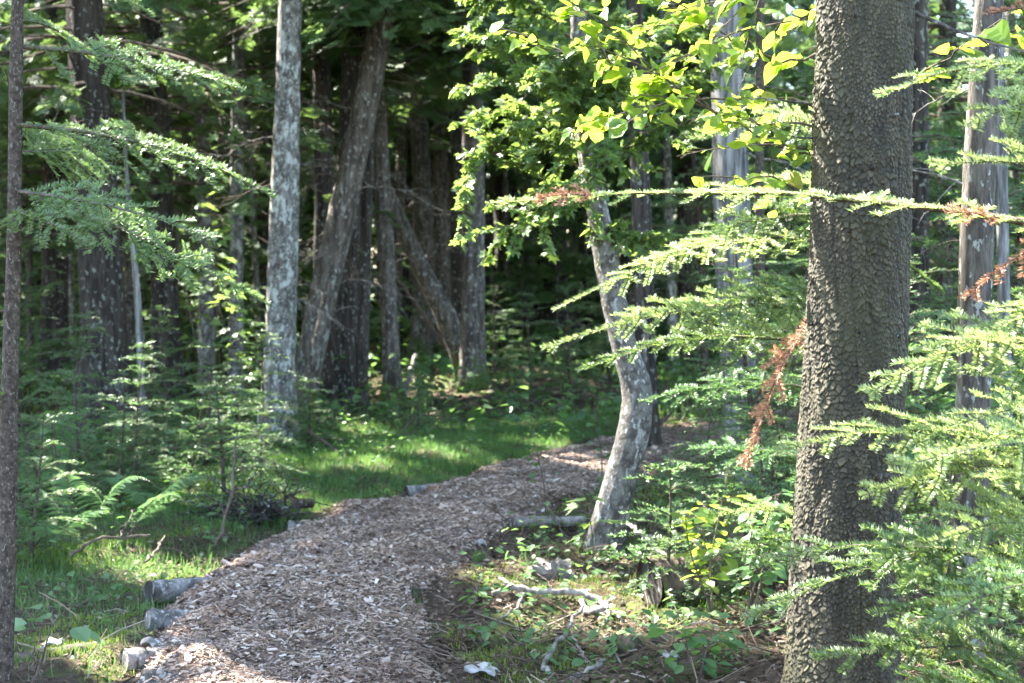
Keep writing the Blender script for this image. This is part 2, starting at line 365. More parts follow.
EL = [(-1.0, -3), (-1.05, 2.5)] + [on(*p) for p in [(138, 665), (165, 612), (212, 574), (290, 533), (345, 510), (410, 492), (480, 476), (560, 453), (630, 436), (700, 426), (790, 415)]]
ER = [(.55, -3), (.35, 2.5)] + [on(*p) for p in [(445, 665), (430, 620), (442, 588), (490, 548), (522, 526), (548, 511), (592, 496), (650, 479), (700, 463), (760, 448), (840, 434)]]
EL = smooth_path(np.c_[EL, np.zeros(len(EL))], 130)[:, :2]; ER = smooth_path(np.c_[ER, np.zeros(len(ER))], 130)[:, :2]
def path_pt(s, t):
    """s along 0..1, t across -1..1"""
    f = np.clip(np.asarray(s) * 129, 0, 128.999); i = f.astype(int); w = (f - i)[..., None]
    l = EL[i] * (1 - w) + EL[i + 1] * w; r = ER[i] * (1 - w) + ER[i + 1] * w
    t = np.asarray(t); p = l * ((1 - t) / 2)[..., None] + r * ((1 + t) / 2)[..., None]
    z = g(p[..., 0], p[..., 1]) + .12 * (1 - np.abs(t) ** 4) - .03 + .012 * np.sin(p[..., 0] * 7 + p[..., 1] * 5) + .008 * np.sin(p[..., 0] * 17 - p[..., 1] * 13)
    return np.concatenate([p, z[..., None]], -1)
def build_path():
    s = np.linspace(0, 1, 500); t = np.linspace(-1.12, 1.12, 41); Sg, Tg = np.meshgrid(s, t, indexing='ij')
    P = path_pt(Sg, Tg); P[..., 2] += np.random.default_rng(2).normal(0, .007, Sg.shape)
    i = np.arange(Sg.size).reshape(Sg.shape)
    Q = np.stack([i[:-1, :-1], i[:-1, 1:], i[1:, 1:], i[1:, :-1]], -1).reshape(-1, 4)
    mb = MB(); mb.add(P.reshape(-1, 3), Q=Q); tag(mb.build('path', M['path'], smooth=True), kind='structure')
    rng = np.random.default_rng(3); n = 190000
    dens_s = 1 - .85 * rng.random(n) ** .75            # favour the near end
    s = .16 + .84 * (rng.random(n) ** 1.4); t = rng.uniform(-1.06, 1.06, n); t = np.where(rng.random(n) < .08, rng.normal(0, .8, n).clip(-1.35, 1.35), t)
    p = path_pt(s, t); ok = (p[:, 1] > 5); p = p[ok]; n = len(p); p[:, 2] += rng.uniform(.0, .02, n)
    a = rng.uniform(0, 2 * np.pi, n); X = np.c_[np.cos(a), np.sin(a), rng.normal(0, .28, n)]
    N = np.c_[rng.normal(0, .35, n), rng.normal(0, .35, n), np.ones(n)]
    box = (np.array([(-.5, -.5, -.1), (.5, -.4, -.1), (.5, .4, -.1), (-.5, .5, -.1), (-.5, -.5, .1), (.5, -.4, .1), (.5, .4, .1), (-.5, .5, .1)], float),
           [(4, 5, 6, 7), (0, 1, 5, 4), (1, 2, 6, 5), (2, 3, 7, 6), (3, 0, 4, 7)], None)
    L = rng.gamma(2.4, .0056, n).clip(.005, .065)
    mb = MB(); instance(mb, box[0] * np.array([1, 1, .5]), box[1], None, p, X, N, L, wid=rng.uniform(.16, .6, n))
    tag(mb.build('wood_chips', M['chips']), 'loose brown and pale wood chips covering the curving path', 'wood chips', kind='stuff')
build_path()
def path_dist(x, y):
    """signed distance to the path outline in metres, negative inside"""
    x = np.asarray(x, float); y = np.asarray(y, float); out = np.empty(len(x))
    E = np.concatenate([EL, ER]); PX = np.r_[EL[:, 0], ER[::-1, 0]]; PY = np.r_[EL[:, 1], ER[::-1, 1]]; X2 = np.roll(PX, -1); Y2 = np.roll(PY, -1)
    for k in range(0, len(x), 20000):
        a = x[k:k + 20000]; b = y[k:k + 20000]
        d = np.sqrt(((a[:, None] - E[None, :, 0]) ** 2 + (b[:, None] - E[None, :, 1]) ** 2).min(1))
        c = (PY[None] > b[:, None]) != (Y2[None] > b[:, None])
        xi = (X2 - PX)[None] * (b[:, None] - PY[None]) / np.where(Y2 == PY, 1e-9, Y2 - PY)[None] + PX[None]
        out[k:k + 20000] = np.where((c & (a[:, None] < xi)).sum(1) % 2 == 1, -d, d)
    return out

# ------------------------------------------------------------------ ground stuff
def in_view(x, y, m=.04):
    return (np.abs(x) < y * (512 / F_PX + m) + .3)
def scatter(n, x0, x1, y0, y1, seed, power=1.):
    rng = np.random.default_rng(seed)
    x = rng.uniform(x0, x1, n); y = y0 + (y1 - y0) * rng.random(n) ** power
    k = in_view(x, y); return x[k], y[k], rng
def blades(mb, x, y, z, rng, lo, hi, w, lean=.5):
    n = len(x); a = rng.uniform(0, 2 * np.pi, n)
    X = np.c_[np.cos(a) * lean * rng.random(n), np.sin(a) * lean * rng.random(n), np.ones(n)]
    N = np.c_[np.cos(a), np.sin(a), np.full(n, -.2)]
    instance(mb, BLADE[0] * np.array([1, 1, 2.0]), BLADE[1], BLADE[2], np.c_[x, y, z], X, N, rng.uniform(lo, hi, n), wid=w / ((lo + hi) / 2) * rng.uniform(.6, 1.2, n))
def nz(x, y, k, ph=0):
    return np.sin(x * k + 1.3 * np.sin(y * k * .7 + ph)) * np.sin(y * k * 1.1 + 1.7 * np.sin(x * k * .6 + ph * 2))
def build_grass():
    mb = MB()
    x, y, rng = scatter(300000, -4.6, 1.4, 6, 19, 11, .9)
    d = path_dist(x, y); c = (EL + ER) / 2
    xl = np.interp(y, EL[:, 1], EL[:, 0])
    lawn = np.exp(-(((x - np.interp(y, [9, 11, 14, 16], [-2.2, -1.3, -.4, .3])) / np.interp(y, [9, 12, 16], [.9, 1.5, 1.5])) ** 2)) * np.clip((y - 9.2) / 1.2, 0, 1) * np.clip((17.2 - y) / 2, 0, 1)
    near = .75 * np.exp(-(((x + 2.35) / .75) ** 2)) * np.clip((y - 6.9) / .5, 0, 1) * np.clip((9.8 - y) / 1., 0, 1) * (.85 + .4 * nz(x, y, 3.1))
    edge = np.exp(-((d / .3) ** 2)) * .4
    pr = np.clip(np.maximum(np.maximum(lawn * 1.4, near), edge * (x < xl + .05)), 0, 1)
    k = (rng.random(len(x)) < pr) & (d > .03)
    x, y = x[k], y[k]
    blades(mb, x, y, g(x, y) - .01, rng, .03, .105, .0042, 1.7)
    x, y, rng = scatter(26000, .0, 2.4, 6.3, 11, 12, 1.)                          # tufts by the leaning trunk
    d = path_dist(x, y); pr = np.clip(.35 + .75 * nz(x, y, 3.4, 1), 0, 1) * np.clip(d / .3, 0, 1)
    k = (rng.random(len(x)) < pr * .5) & (d > .08); x, y = x[k], y[k]
    blades(mb, x, y, g(x, y) - .01, rng, .03, .10, .004, 1.7)
    x, y, rng = scatter(50000, -9, 9, 15, 34, 13, 1.)                             # thin far grass
    k = rng.random(len(x)) < np.clip(.2 + .8 * nz(x, y, .9, 2), 0, 1); k &= path_dist(x, y) > .1; x, y = x[k], y[k]
    blades(mb, x, y, g(x, y) - .01, rng, .08, .24, .012, .8)
    tag(mb.build('grass', M['grass']), 'soft short green grass filling the verge left of the path', 'grass', kind='stuff')
build_grass()
def build_moss():
    mb = MB()
    x, y, rng = scatter(150000, -4, 3.4, 5.6, 14, 21, 1.1)
    d = path_dist(x, y); f = nz(x, y, 2.2, .5) + .5 * nz(x, y, 5.3, 1.1)
    k = (f > .28) & (d > .08) & (rng.random(len(x)) < .9); x, y = x[k], y[k]; f = f[k]
    blades(mb, x, y, g(x, y) - .006 + .03 * np.clip(f - .28, 0, .6), rng, .012, .035, .005, 1.)
    x, y, rng = scatter(40000, -8, 8, 14, 34, 22)
    f = nz(x, y, .8, 3); k = (f > .2) & (path_dist(x, y) > .1); x, y = x[k], y[k]
    blades(mb, x, y, g(x, y) - .006, rng, .03, .07, .02, 1.)
    tag(mb.build('moss', M['moss']), 'yellow green moss cushions spread over the forest floor', 'moss', kind='stuff')
build_moss()
def build_litter():
    mb = MB(); x, y, rng = scatter(90000, -5, 4.5, 5.2, 16, 31, 1.3)
    d = path_dist(x, y); k = ~((x < -1.) & (y < 10) & (rng.random(len(x)) < .6)) & ((nz(x, y, 2.2, .5) < .45) | (d < .5)) & (d > -.08) & ~((d < 2.6) & (x < np.interp(y, EL[:, 1], EL[:, 0])) & (y > 9.5) & (rng.random(len(x)) < .93)); x, y = x[k], y[k]; n = len(x)
    a = rng.uniform(0, 6.283, n)
    X = np.c_[np.cos(a), np.sin(a), rng.normal(0, .3, n)]; N = np.c_[rng.normal(0, .5, n), rng.normal(0, .5, n), np.ones(n)]
    tw = rng.random(n) < .45
    instance(mb, OVS[0], OVS[1], None, np.c_[x, y, g(x, y) + rng.uniform(0, .02, n)][~tw], X[~tw], N[~tw], rng.uniform(.012, .04, (~tw).sum()))
    P0 = np.c_[x, y, g(x, y) + .008][tw]; L = rng.gamma(2., .05, tw.sum()).clip(.04, .4)[:, None]
    Pm = P0 + X[tw] * L * .5 + rng.normal(0, .012, P0.shape); P1 = P0 + X[tw] * L
    P1[:, 2] = np.maximum(P1[:, 2], g(P1[:, 0], P1[:, 1]) + .004)
    r = rng.uniform(.0015, .005, len(P0))[:, None]
    tubes(mb, np.stack([P0, Pm, P1], 1), np.repeat(r, 3, 1) * np.array([1, .8, .5]), 4)
    x, y, rng = scatter(9000, -9, 9, 15, 36, 32); n = len(x); a = rng.uniform(0, 6.283, n)
    k = path_dist(x, y) > 0
    instance(mb, OVS[0], OVS[1], None, np.c_[x, y, g(x, y) + .02][k], np.c_[np.cos(a), np.sin(a), 0 * a][k], np.c_[rng.normal(0, .4, n), rng.normal(0, .4, n), np.ones(n)][k], rng.uniform(.06, .13, k.sum()))
    tag(mb.build('leaf_litter', M['litter']), 'brown dead leaves and fine twigs strewn on the forest floor', 'leaf litter', kind='stuff')
build_litter()
def build_cover():
    mb = MB()
    x, y, rng = scatter(16000, -5, 4, 6.2, 15, 41, 1.)
    d = path_dist(x, y); xl = np.interp(y, EL[:, 1], EL[:, 0])
    pr = np.where(x < xl, np.clip(.15 + .9 * np.clip((xl - 1.0 - x) / 1.5, 0, 1), 0, 1) * (.5 + .5 * nz(x, y, 2.7, 4)), .28 + .25 * nz(x, y, 3, 2))
    k = (rng.random(len(x)) < pr) & (d > .15); x, y = x[k], y[k]; n = len(x)
    for q in range(3):
        a = rng.uniform(0, 6.283, n); h = rng.gamma(2, .045, n).clip(.02, .3)
        X = np.c_[np.cos(a), np.sin(a), rng.normal(-.1, .25, n)]; N = np.c_[rng.normal(0, .3, n), rng.normal(0, .3, n), np.ones(n)]
        P = np.c_[x + .03 * np.cos(a), y + .03 * np.sin(a), g(x, y) + h]
        instance(mb, OVS[0], OVS[1], None, P, X, N, rng.uniform(.025, .065, n))
    x, y, rng = scatter(15000, -10, 10, 14, 36, 42); k = (rng.random(len(x)) < .35 + .5 * nz(x, y, .9, 5)) & (path_dist(x, y) > .1); x, y = x[k], y[k]; n = len(x)
    for q in range(2):
        a = rng.uniform(0, 6.283, n)
        instance(mb, OVS[0], OVS[1], None, np.c_[x, y, g(x, y) + rng.gamma(2, .1, n).clip(.03, .6)], np.c_[np.cos(a), np.sin(a), rng.normal(0, .3, n)], np.c_[rng.normal(0, .4, n), rng.normal(0, .4, n), np.ones(n)], rng.uniform(.06, .14, n))
    tag(mb.build('ground_cover', M['herb']), 'low leafy seedlings growing thick over the forest floor', 'ground cover', kind='stuff')
build_cover()

# ------------------------------------------------------------------ conifer branches with needles
def fir_twigs(L, rng, side=.45, step=.06, droop=.15, up=.06, sub=True, first=.12, ang=(42, 60), lmax=9.):
    """local: x out along the branch, z up. returns polylines (n,5,3), radii(n,5), main flag"""
    tw = []; rad = []; t5 = np.linspace(0, 1, 5)
    def axis(t):
        return np.stack([L * t, .02 * L * np.sin(t * 5 + ph), L * (-droop * t ** 1.7 + up * np.sin(t * np.pi))], -1)
    ph = rng.uniform(0, 6)
    tw.append(axis(t5)); rad.append(np.linspace(.0035 + .005 * L, .0012, 5))
    s = first * L
    while s < .97 * L:
        p = axis(np.array([s / L]))[0]; d0 = axis(np.array([min(1, s / L + .02)]))[0] - p; base = math.atan2(d0[1], d0[0])
        for sg in (-1, 1):
            if rng.random() < .18: continue
            l = (side * (L - s) + .035) * rng.uniform(.65, 1.1) * min(1, .45 + 2.2 * s / L); l = min(l, lmax * rng.uniform(.6, 1.1))
            a = base + sg * R(rng.uniform(*ang)); dz = rng.normal(-.06, .10) + d0[2] / max(1e-6, np.linalg.norm(d0)) * .6
            bend = -sg * rng.uniform(.1, .35)
            aa = a + bend * t5
            seg = np.stack([np.cumsum(np.r_[0, np.cos(aa[:-1])]) * l / 4, np.cumsum(np.r_[0, np.sin(aa[:-1])]) * l / 4, l * (dz * t5 - .10 * t5 ** 2)], -1) + p
            tw.append(seg); rad.append(np.linspace(.0022, .0009, 5))
            if sub and l > .11:
                u = .2 * l
                while u < .95 * l:
                    f = u / l * 4; i = min(3, int(f)); q = seg[i] + (seg[i + 1] - seg[i]) * (f - i)
                    for s2 in (-1, 1):
                        if rng.random() < .12: continue
                        l2 = (.42 * (l - u) + .025) * rng.uniform(.7, 1.1); a2 = aa[i] + s2 * R(rng.uniform(*ang))
                        sg2 = np.stack([np.cos(a2) * l2 * t5, np.sin(a2) * l2 * t5, l2 * (rng.normal(-.05, .1) * t5 - .05 * t5 ** 2)], -1) + q
                        tw.append(sg2); rad.append(np.linspace(.0013, .0007, 5))
                    u += step * 1.1 * rng.uniform(.75, 1.3)
        s += step * rng.uniform(.75, 1.25)
    return np.array(tw), np.array(rad)
NEED = (np.array([(0, 0, 0), (.35, .5, .0), (1, 0, 0), (.35, -.5, 0)], float), [(0, 1, 2, 3)], None)
def needles(mb, tw, rng, dens, nl, nw, m=0, lift=.25, flat=.85, ref=(0, 0, 1.)):
    L = np.linalg.norm(np.diff(tw, axis=1), axis=-1).sum(1); n = int(L.sum() * dens)
    if n < 1: return
    i = rng.choice(len(tw), n, p=L / L.sum()); t = rng.random(n) * 3.999; k = t.astype(int); f = (t - k)[:, None]
    a = tw[i, k]; b = tw[i, k + 1]; P = a + (b - a) * f; T = nrm(b - a)
    B = nrm(np.cross(T, np.array(ref, float))); U = np.cross(B, T)
    th = np.where(rng.random(n) < .5, 0, np.pi) + rng.normal(0, .32, n)
    up = np.abs(np.sin(th)) * .6 + rng.normal(lift, .22, n)
    D = T * rng.uniform(.35, .8, n)[:, None] + B * (np.cos(th) * flat)[:, None] + U * up[:, None]
    N = U + rng.normal(0, .45, (n, 3))
    l = nl * rng.uniform(.65, 1.1, n)
    instance(mb, NEED[0], NEED[1], None, P, D, N, l, m=m, wid=nw / l)

def orient(P0, P1, roll=0.):
    d = np.array(P1) - np.array(P0); X = d / np.linalg.norm(d); Y = np.cross([0, 0, 1.], X); Y /= np.linalg.norm(Y); Z = np.cross(X, Y)
    c, s = math.cos(roll), math.sin(roll); return np.stack([X, Y * c + Z * s, Z * c - Y * s])      # rows: local axes
def near_branch(thing, origin, P0, P1, seed, side=.4, dens=520, nl=.019, nw=.0022, mats=('fir', 'twig'), droop=.10, up=.10, roll=0., step=.05, lmax=.4, first=.15, label=None, name='branch'):
    rng = np.random.default_rng(seed); P0 = np.array(P0); P1 = np.array(P1); L = np.linalg.norm(P1 - P0)
    tw, rd = fir_twigs(L, rng, side, step, droop, up, True, first, lmax=lmax)
    end = tw[0, -1]; A = orient(P0, P1, roll)
    # straighten so that the drooping axis still ends at P1
    th = math.atan2(end[2], end[0]); c, s = math.cos(-th), math.sin(-th)
    rot = np.array([[c, 0, s], [0, 1, 0], [-s, 0, c]])
    tw = (tw @ rot) @ A * 1.0 + P0 - origin
    kk = keep_edge(tw[:, 2] + origin); kk[0] = True; tw, rd = tw[kk], rd[kk]
    wd = MB(); tubes(wd, tw, rd, 4); b = wd.build(name, M[mats[1]], thing, smooth=True)
    nd = MB(); needles(nd, tw, rng, dens, nl, nw, ref=A[2]); nd.build('needles', M[mats[0]], b)
    if label: b['label'] = label
    return b
def bare_branch(thing, origin, pts, r0, mat_, seed=0, twigs=5, name='dead_branch', tl=.3):
    rng = np.random.default_rng(seed); pts = np.array(pts, float); P = smooth_path(pts, 14)
    L = np.linalg.norm(np.diff(P, axis=0), axis=1).sum(); P[1:-1] += rng.normal(0, .008 * L, (12, 3))
    mb = MB(); tubes(mb, P - origin, np.linspace(r0, r0 * .25, 14), 6)
    for _ in range(twigs):
        i = rng.integers(3, 13); d = nrm(P[i] - P[i - 1] + rng.normal(0, .6, 3) * np.linalg.norm(P[i] - P[i - 1])); l = tl * L * rng.uniform(.3, 1)
        q = P[i] + d * l * np.linspace(0, 1, 6)[:, None] + np.array([0, 0, -.12 * l]) * (np.linspace(0, 1, 6) ** 2)[:, None] + np.r_[np.zeros((1, 3)), rng.normal(0, .03 * l, (5, 3))]
        tubes(mb, q - origin, np.linspace(r0 * .45, r0 * .12, 6), 4)
    return mb.build(name, M[mat_], thing, smooth=True)

# ------------------------------------------------------------------ trunks and crowns
def trunk_mesh(P, rad, seed, sides=20, flare=1.6, rough=.05):
    rng = np.random.default_rng(seed); n = len(P)
    T = nrm(np.gradient(P, axis=0)); B = nrm(np.cross(T, np.array([0, 1., .02]))); N = np.cross(B, T)
    a = np.arange(sides) / sides * 2 * np.pi
    h = np.r_[0, np.cumsum(np.linalg.norm(np.diff(P, axis=0), axis=1))]
    ph = rng.uniform(0, 6.28, 6)
    rr = rad[:, None] * (1 + rough * np.sin(3 * a + ph[0] + h[:, None] * .9) + rough * .7 * np.sin(5 * a + ph[1] - h[:, None] * 1.7) + rough * .8 * np.sin(2 * a + ph[2]) * np.sin(h[:, None] * 2.3 + ph[3]))
    rr = rr * (1 + rng.normal(0, .022, rr.shape))
    fl = np.exp(-h / (rad[0] * 2.4))[:, None]; rr = rr * (1 + (flare - 1) * fl * (1 + .35 * np.sin(4 * a + ph[4]) + .2 * np.sin(7 * a + ph[5])))
    V = P[:, None] + rr[..., None] * (np.cos(a)[:, None] * B[:, None] + np.sin(a)[:, None] * N[:, None])
    i = np.arange(n - 1)[:, None] * sides; j = np.arange(sides)[None]; j2 = (j + 1) % sides
    Q = np.stack([i + j, i + j2, i + sides + j2, i + sides + j], -1).reshape(-1, 4)
    mb = MB(); mb.add(V.reshape(-1, 3), Q=Q); return mb

def crown_mesh(base, top_path, z0, H, Rm, nb, rng, spray=.26, dens=1., template=None, nlow=None):
    """drooping branches carrying flat sprays, along the upper trunk; world coordinates relative to base"""
    mb = MB(); P = []; X = []; N = []; S = []; wood = []; wr = []
    zs = z0 + (H - z0) * rng.random(nb) ** 1.35
    if nlow: zs = np.r_[zs, rng.uniform(z0, z0 + nlow[1], nlow[0])]
    for z in zs:
        c = np.array([np.interp(z, top_path[:, 2], top_path[:, 0]), np.interp(z, top_path[:, 2], top_path[:, 1]), z])
        f = (z - z0) / (H - z0); L = Rm * (1 - f) ** .7 * rng.uniform(.55, 1.1) + .15; a = rng.uniform(0, 2 * np.pi)
        big = z + base[2] > EYE + .165 * base[1] + 2.0                                   # above the picture: coarser sprays
        sp = spray * (2.4 if big else 1.); t = np.linspace(0, 1, 6)
        ax = c + np.stack([np.cos(a) * L * t, np.sin(a) * L * t, L * (.12 * t - .38 * t ** 1.8)], -1)
        wood.append(ax); wr.append(np.linspace(.006 + .007 * L, .003, 6))
        k = max(3, int(L / sp * 3.4 * dens)); tt = .18 + .85 * rng.random(k)
        q = c + np.stack([np.cos(a) * L * tt, np.sin(a) * L * tt, L * (.12 * tt - .38 * tt ** 1.8)], -1) + rng.normal(0, .12 * sp, (k, 3))
        aa = a + rng.normal(0, .75, k)
        P.append(q); X.append(np.c_[np.cos(aa), np.sin(aa), rng.normal(-.35, .25, k)]); N.append(np.c_[rng.normal(0, .5, (k, 2)), np.ones(k)]); S.append(np.full(k, sp) * rng.uniform(.7, 1.25, k))
    P = np.concatenate(P); X = np.concatenate(X); N = np.concatenate(N); S = np.concatenate(S)
    k = keep(P + base); P, X, N, S = P[k], X[k], N[k], S[k]
    w = np.array(wood); kk = keep((w[:, 3] + base), .1); tubes(mb, w[kk], np.array(wr)[kk], 4, m=1)
    T = template or FANS; pick = rng.integers(0, len(T), len(P))
    for i, tm in enumerate(T):
        s = pick == i; instance(mb, tm[0], tm[1], None, P[s], X[s], N[s], S[s], m=0)
    return mb

def tree(name, label, cat, Y, px, H, bark, group=None, z0=4.5, Rm=2.2, nb=45, seed=0, crown='cedar', dead=4, sides=26, flare=1.5, spray=.26, dlen=(.4, 1.2), dens=1.):
    """px: (u, v, width) from base to the frame top, all at depth Y (or a fourth value)"""
    rng = np.random.default_rng(seed + 1000)
    if crown == 'cedar' and Y > 15: z0 = z0 - 1.2; nb = int(nb * .85); dead = dead + 3; dlen = (.4, 1.2)
    pts = []; 
    for q in px:
        y = q[3] if len(q) > 3 else Y
        p = at(q[0], q[1], y); pts.append([*p, q[2] / 2 / F_PX * y])
    pts = np.array(pts)
    if pts[0, 2] > g(pts[0, 0], pts[0, 1]):                       # carry on down to the ground
        d = pts[0, :3] - pts[1, :3]; d = d / min(-.2, d[2]) * -1 if d[2] < -.01 else np.array([0, 0, -1.])
        gz = float(g(pts[0, 0], pts[0, 1])) - .06; k = (pts[0, 2] - gz); b = pts[0, :3] + np.array([d[0] * .3, d[1] * .3, 0]) * k; b[2] = gz
        pts = np.vstack([[*b, pts[0, 3] * 1.05], pts])
    top = pts[-1]; d = nrm(pts[-1, :3] - pts[-2, :3]); up = top[:3].copy(); n = 5; ext = []
    for i in range(1, n + 1):
        f = i / n; z = top[2] + (H - top[2]) * f; k = (z - top[2]) * (1 - .5 * f)
        ext.append([top[0] + d[0] / max(.3, d[2]) * k, top[1] + d[1] / max(.3, d[2]) * k, z, top[3] * (1 - f) + .012 * f])
    pts = np.vstack([pts, ext]); P = smooth_path(pts, 170)
    base = P[0, :3].copy(); base[2] = float(g(base[0], base[1]))
    rel = P[:, :3] - base
    th = empty(name, base, label, cat, group)
    trunk_mesh(rel, np.maximum(P[:, 3], .006), seed, sides, flare).build('trunk', M[bark], th, smooth=True)
    if crown:
        crown_mesh(base, rel, z0, H, Rm, nb, rng, spray, dens, None, (int(26 * min(1, Rm / 2)), max(.5, 1.9 + .16 * Y - z0)) if crown == 'cedar' and Y > 13 else None).build('crown', [M[crown], M['twig']], th)
    for i in range(dead):
        z = rng.uniform(.9, min(z0 + 1, 1.6 + .14 * Y)); c = np.array([np.interp(z, rel[:, 2], rel[:, 0]), np.interp(z, rel[:, 2], rel[:, 1]), z]); a = rng.uniform(0, 6.28); L = rng.uniform(*dlen)
        dz = rng.uniform(-.25, .35)
        pp = [c, c + np.array([math.cos(a), math.sin(a), dz]) * L * .5, c + np.array([math.cos(a + .3), math.sin(a + .3), dz - .25]) * L]
        bare_branch(th, np.zeros(3), pp, .003 + .0045 * L, 'dead_wood' if i % 3 else 'twig', seed * 31 + i, 9, tl=.5)
    return th

# ---- the big spruce in front, with a scaly bark modelled plate by plate
def big_spruce():
    Y = 5.6; base = np.array([*at(846, 700, Y)[:2], 0]); base[2] = float(g(base[0], base[1]))
    th = empty('spruce_tree', base, 'thick brown spruce trunk with scaly bark standing in the right foreground', 'tree')
    cz = [(-.1, 846, 128), (.18, 846, 116), (.6, 847, 108), (1.1, 853, 103), (1.7, 858, 99), (2.6, 862, 94), (3.2, 864, 92)]
    def prof(h):
        z = np.array([c[0] for c in cz]); xs = np.array([(c[1] - 512) / F_PX * Y for c in cz]); rs = np.array([c[2] / 2 / F_PX * Y for c in cz])
        return np.interp(h, z, xs) - base[0], np.interp(h, z, rs)
    nA, hs = 560, np.arange(-.1, 3.0, .0030); nH = len(hs)
    A, Hh = np.meshgrid(np.arange(nA) / nA * 2 * np.pi, hs)
    rng = np.random.default_rng(5)
    def cells(cw, chh, seed):
        rng = np.random.default_rng(seed); nx = int(2 * np.pi * .175 / cw); rows = int(3.2 / chh) + 6
        jx = rng.uniform(-.5, .5, (rows, nx)); jy = rng.uniform(-.5, .5, (rows, nx)); rv = rng.random((rows, nx)); tilt = rng.normal(0, .8, (rows, nx)); sz = rng.uniform(-.2, .45, (rows, nx))
        wx = A / (2 * np.pi) * nx + .20 * np.sin(Hh * 61 + 3 * np.sin(A * 7)) + .10 * np.sin(Hh * 143 + A * 19); wy = (Hh + .12) / chh + .22 * np.sin(A * 13 + Hh * 17) + .10 * np.sin(A * 31 - Hh * 70)
        ix = np.floor(wx).astype(int); iy = np.floor(wy).astype(int)
        F1 = np.full(A.shape, 9.); F2 = np.full(A.shape, 9.); val = np.zeros(A.shape); dxm = np.zeros(A.shape); dym = np.zeros(A.shape); tl = np.zeros(A.shape)
        for dy in (-1, 0, 1):
            for dx in (-1, 0, 1):
                cx = ix + dx; cy = iy + dy; r_ = np.clip(cy, 0, rows - 1); c_ = cx % nx
                ddx = wx - (cx + .5 + jx[r_, c_] + (cy % 2) * .5); ddy = wy - (cy + .5 + jy[r_, c_]); d = np.sqrt(ddx ** 2 + ddy ** 2) - sz[r_, c_]
                b = d < F1; F2 = np.where(b, F1, np.minimum(F2, d)); F1 = np.where(b, d, F1)
                val = np.where(b, rv[r_, c_], val); dxm = np.where(b, ddx, dxm); dym = np.where(b, ddy, dym); tl = np.where(b, tilt[r_, c_], tl)
        e = np.clip((F2 - F1) / (.14 + .22 * np.sin(A * 3 + Hh * 9) ** 2), 0, 1); pl = e * e * (3 - 2 * e)
        return pl, val, .0024 * pl * (.3 + 1.4 * val) + .0046 * pl * (-dym + dxm * tl) * (cw / .015), dym
    a_ = cells(.0100, .0118, 5); b_ = cells(.0155, .0180, 6)
    mk = np.sin(A * 2 + 1.5 * np.sin(Hh * 3.1)) + np.sin(Hh * 7.3 + 2 * np.sin(A * 3)) + .6 * np.sin(A * 9 + Hh * 19); mk = 1 / (1 + np.exp(-(mk - .1) * 5))
    plate = a_[0] * (1 - mk) + b_[0] * mk; val = a_[1] * (1 - mk) + b_[1] * mk; hgt = a_[2] * (1 - mk) + b_[2] * mk; dym = a_[3] * (1 - mk) + b_[3] * mk
    fur = np.clip(np.sin(13 * A + 2.2 * np.sin(Hh * 4.3) + 2 * np.sin(A * 5 + Hh * 2)) - .8, 0, 1) * 5 * (np.sin(Hh * 5.7 + A * 4) > -.2)
    plate = plate * (1 - .35 * fur); hgt += -.003 * fur + .0036 * np.sin(3 * A + Hh * 1.5) + .003 * np.sin(7 * A + 4 * np.sin(Hh * 3)) + .0016 * np.sin(23 * A + Hh * 40) + rng.normal(0, .0004, A.shape)
    X0, R0 = prof(Hh); r = R0 - .004 + hgt
    V = np.stack([X0 + r * np.cos(A), r * np.sin(A), Hh], -1)
    i = np.arange(nH * nA).reshape(nH, nA); i2 = np.roll(i, -1, 1)
    Q = np.stack([i[:-1], i2[:-1], i2[1:], i[1:]], -1).reshape(-1, 4)
    mb = MB(); mb.add(V.reshape(-1, 3), Q=Q, a=(plate * (.42 + .5 * val * rng.uniform(.6, 1, A.shape) + .16 * np.sin(A * 4 + 3 * np.sin(Hh * 4)) * np.sin(Hh * 9 + A * 7) - .25 * np.clip(dym, -1, 1) * (val > .4)) * .9 + .10).ravel())
    zz = np.linspace(2.99, 15, 20); x0, r0 = prof(np.minimum(zz, 3.1)); r0 = r0 * np.linspace(1, .1, 20)
    P = np.stack([x0 + 0 * zz, 0 * zz, zz], -1); tubes(mb, P, r0 + .001, 24)
    mb.attr[-1][:] = .4
    mb.build('trunk', M['spruce'], th, smooth=True, attr=True)
    rng = np.random.default_rng(77)
    crown_mesh(base, P, 6.5, 15, 2.0, 46, rng, .3).build('crown', [M['fir'], M['twig']], th)
    for pts, r0, s in [([(905, 8, 5.6), (950, 28, 5.5), (1030, 55, 5.3)], .0085, 1), ([(812, 104, 5.6), (775, 100, 5.5), (735, 98, 5.4)], .005, 2), ([(812, 138, 5.6), (795, 137, 5.5), (778, 135, 5.45)], .005, 3), ([(815, 325, 5.6), (806, 322, 5.5), (800, 318, 5.48)], .005, 4)]:
        bare_branch(th, base, [at(*p) for p in pts], r0, 'mid_bark', s, 2 if s < 3 else 0, 'dead_branch', .25)
big_spruce()
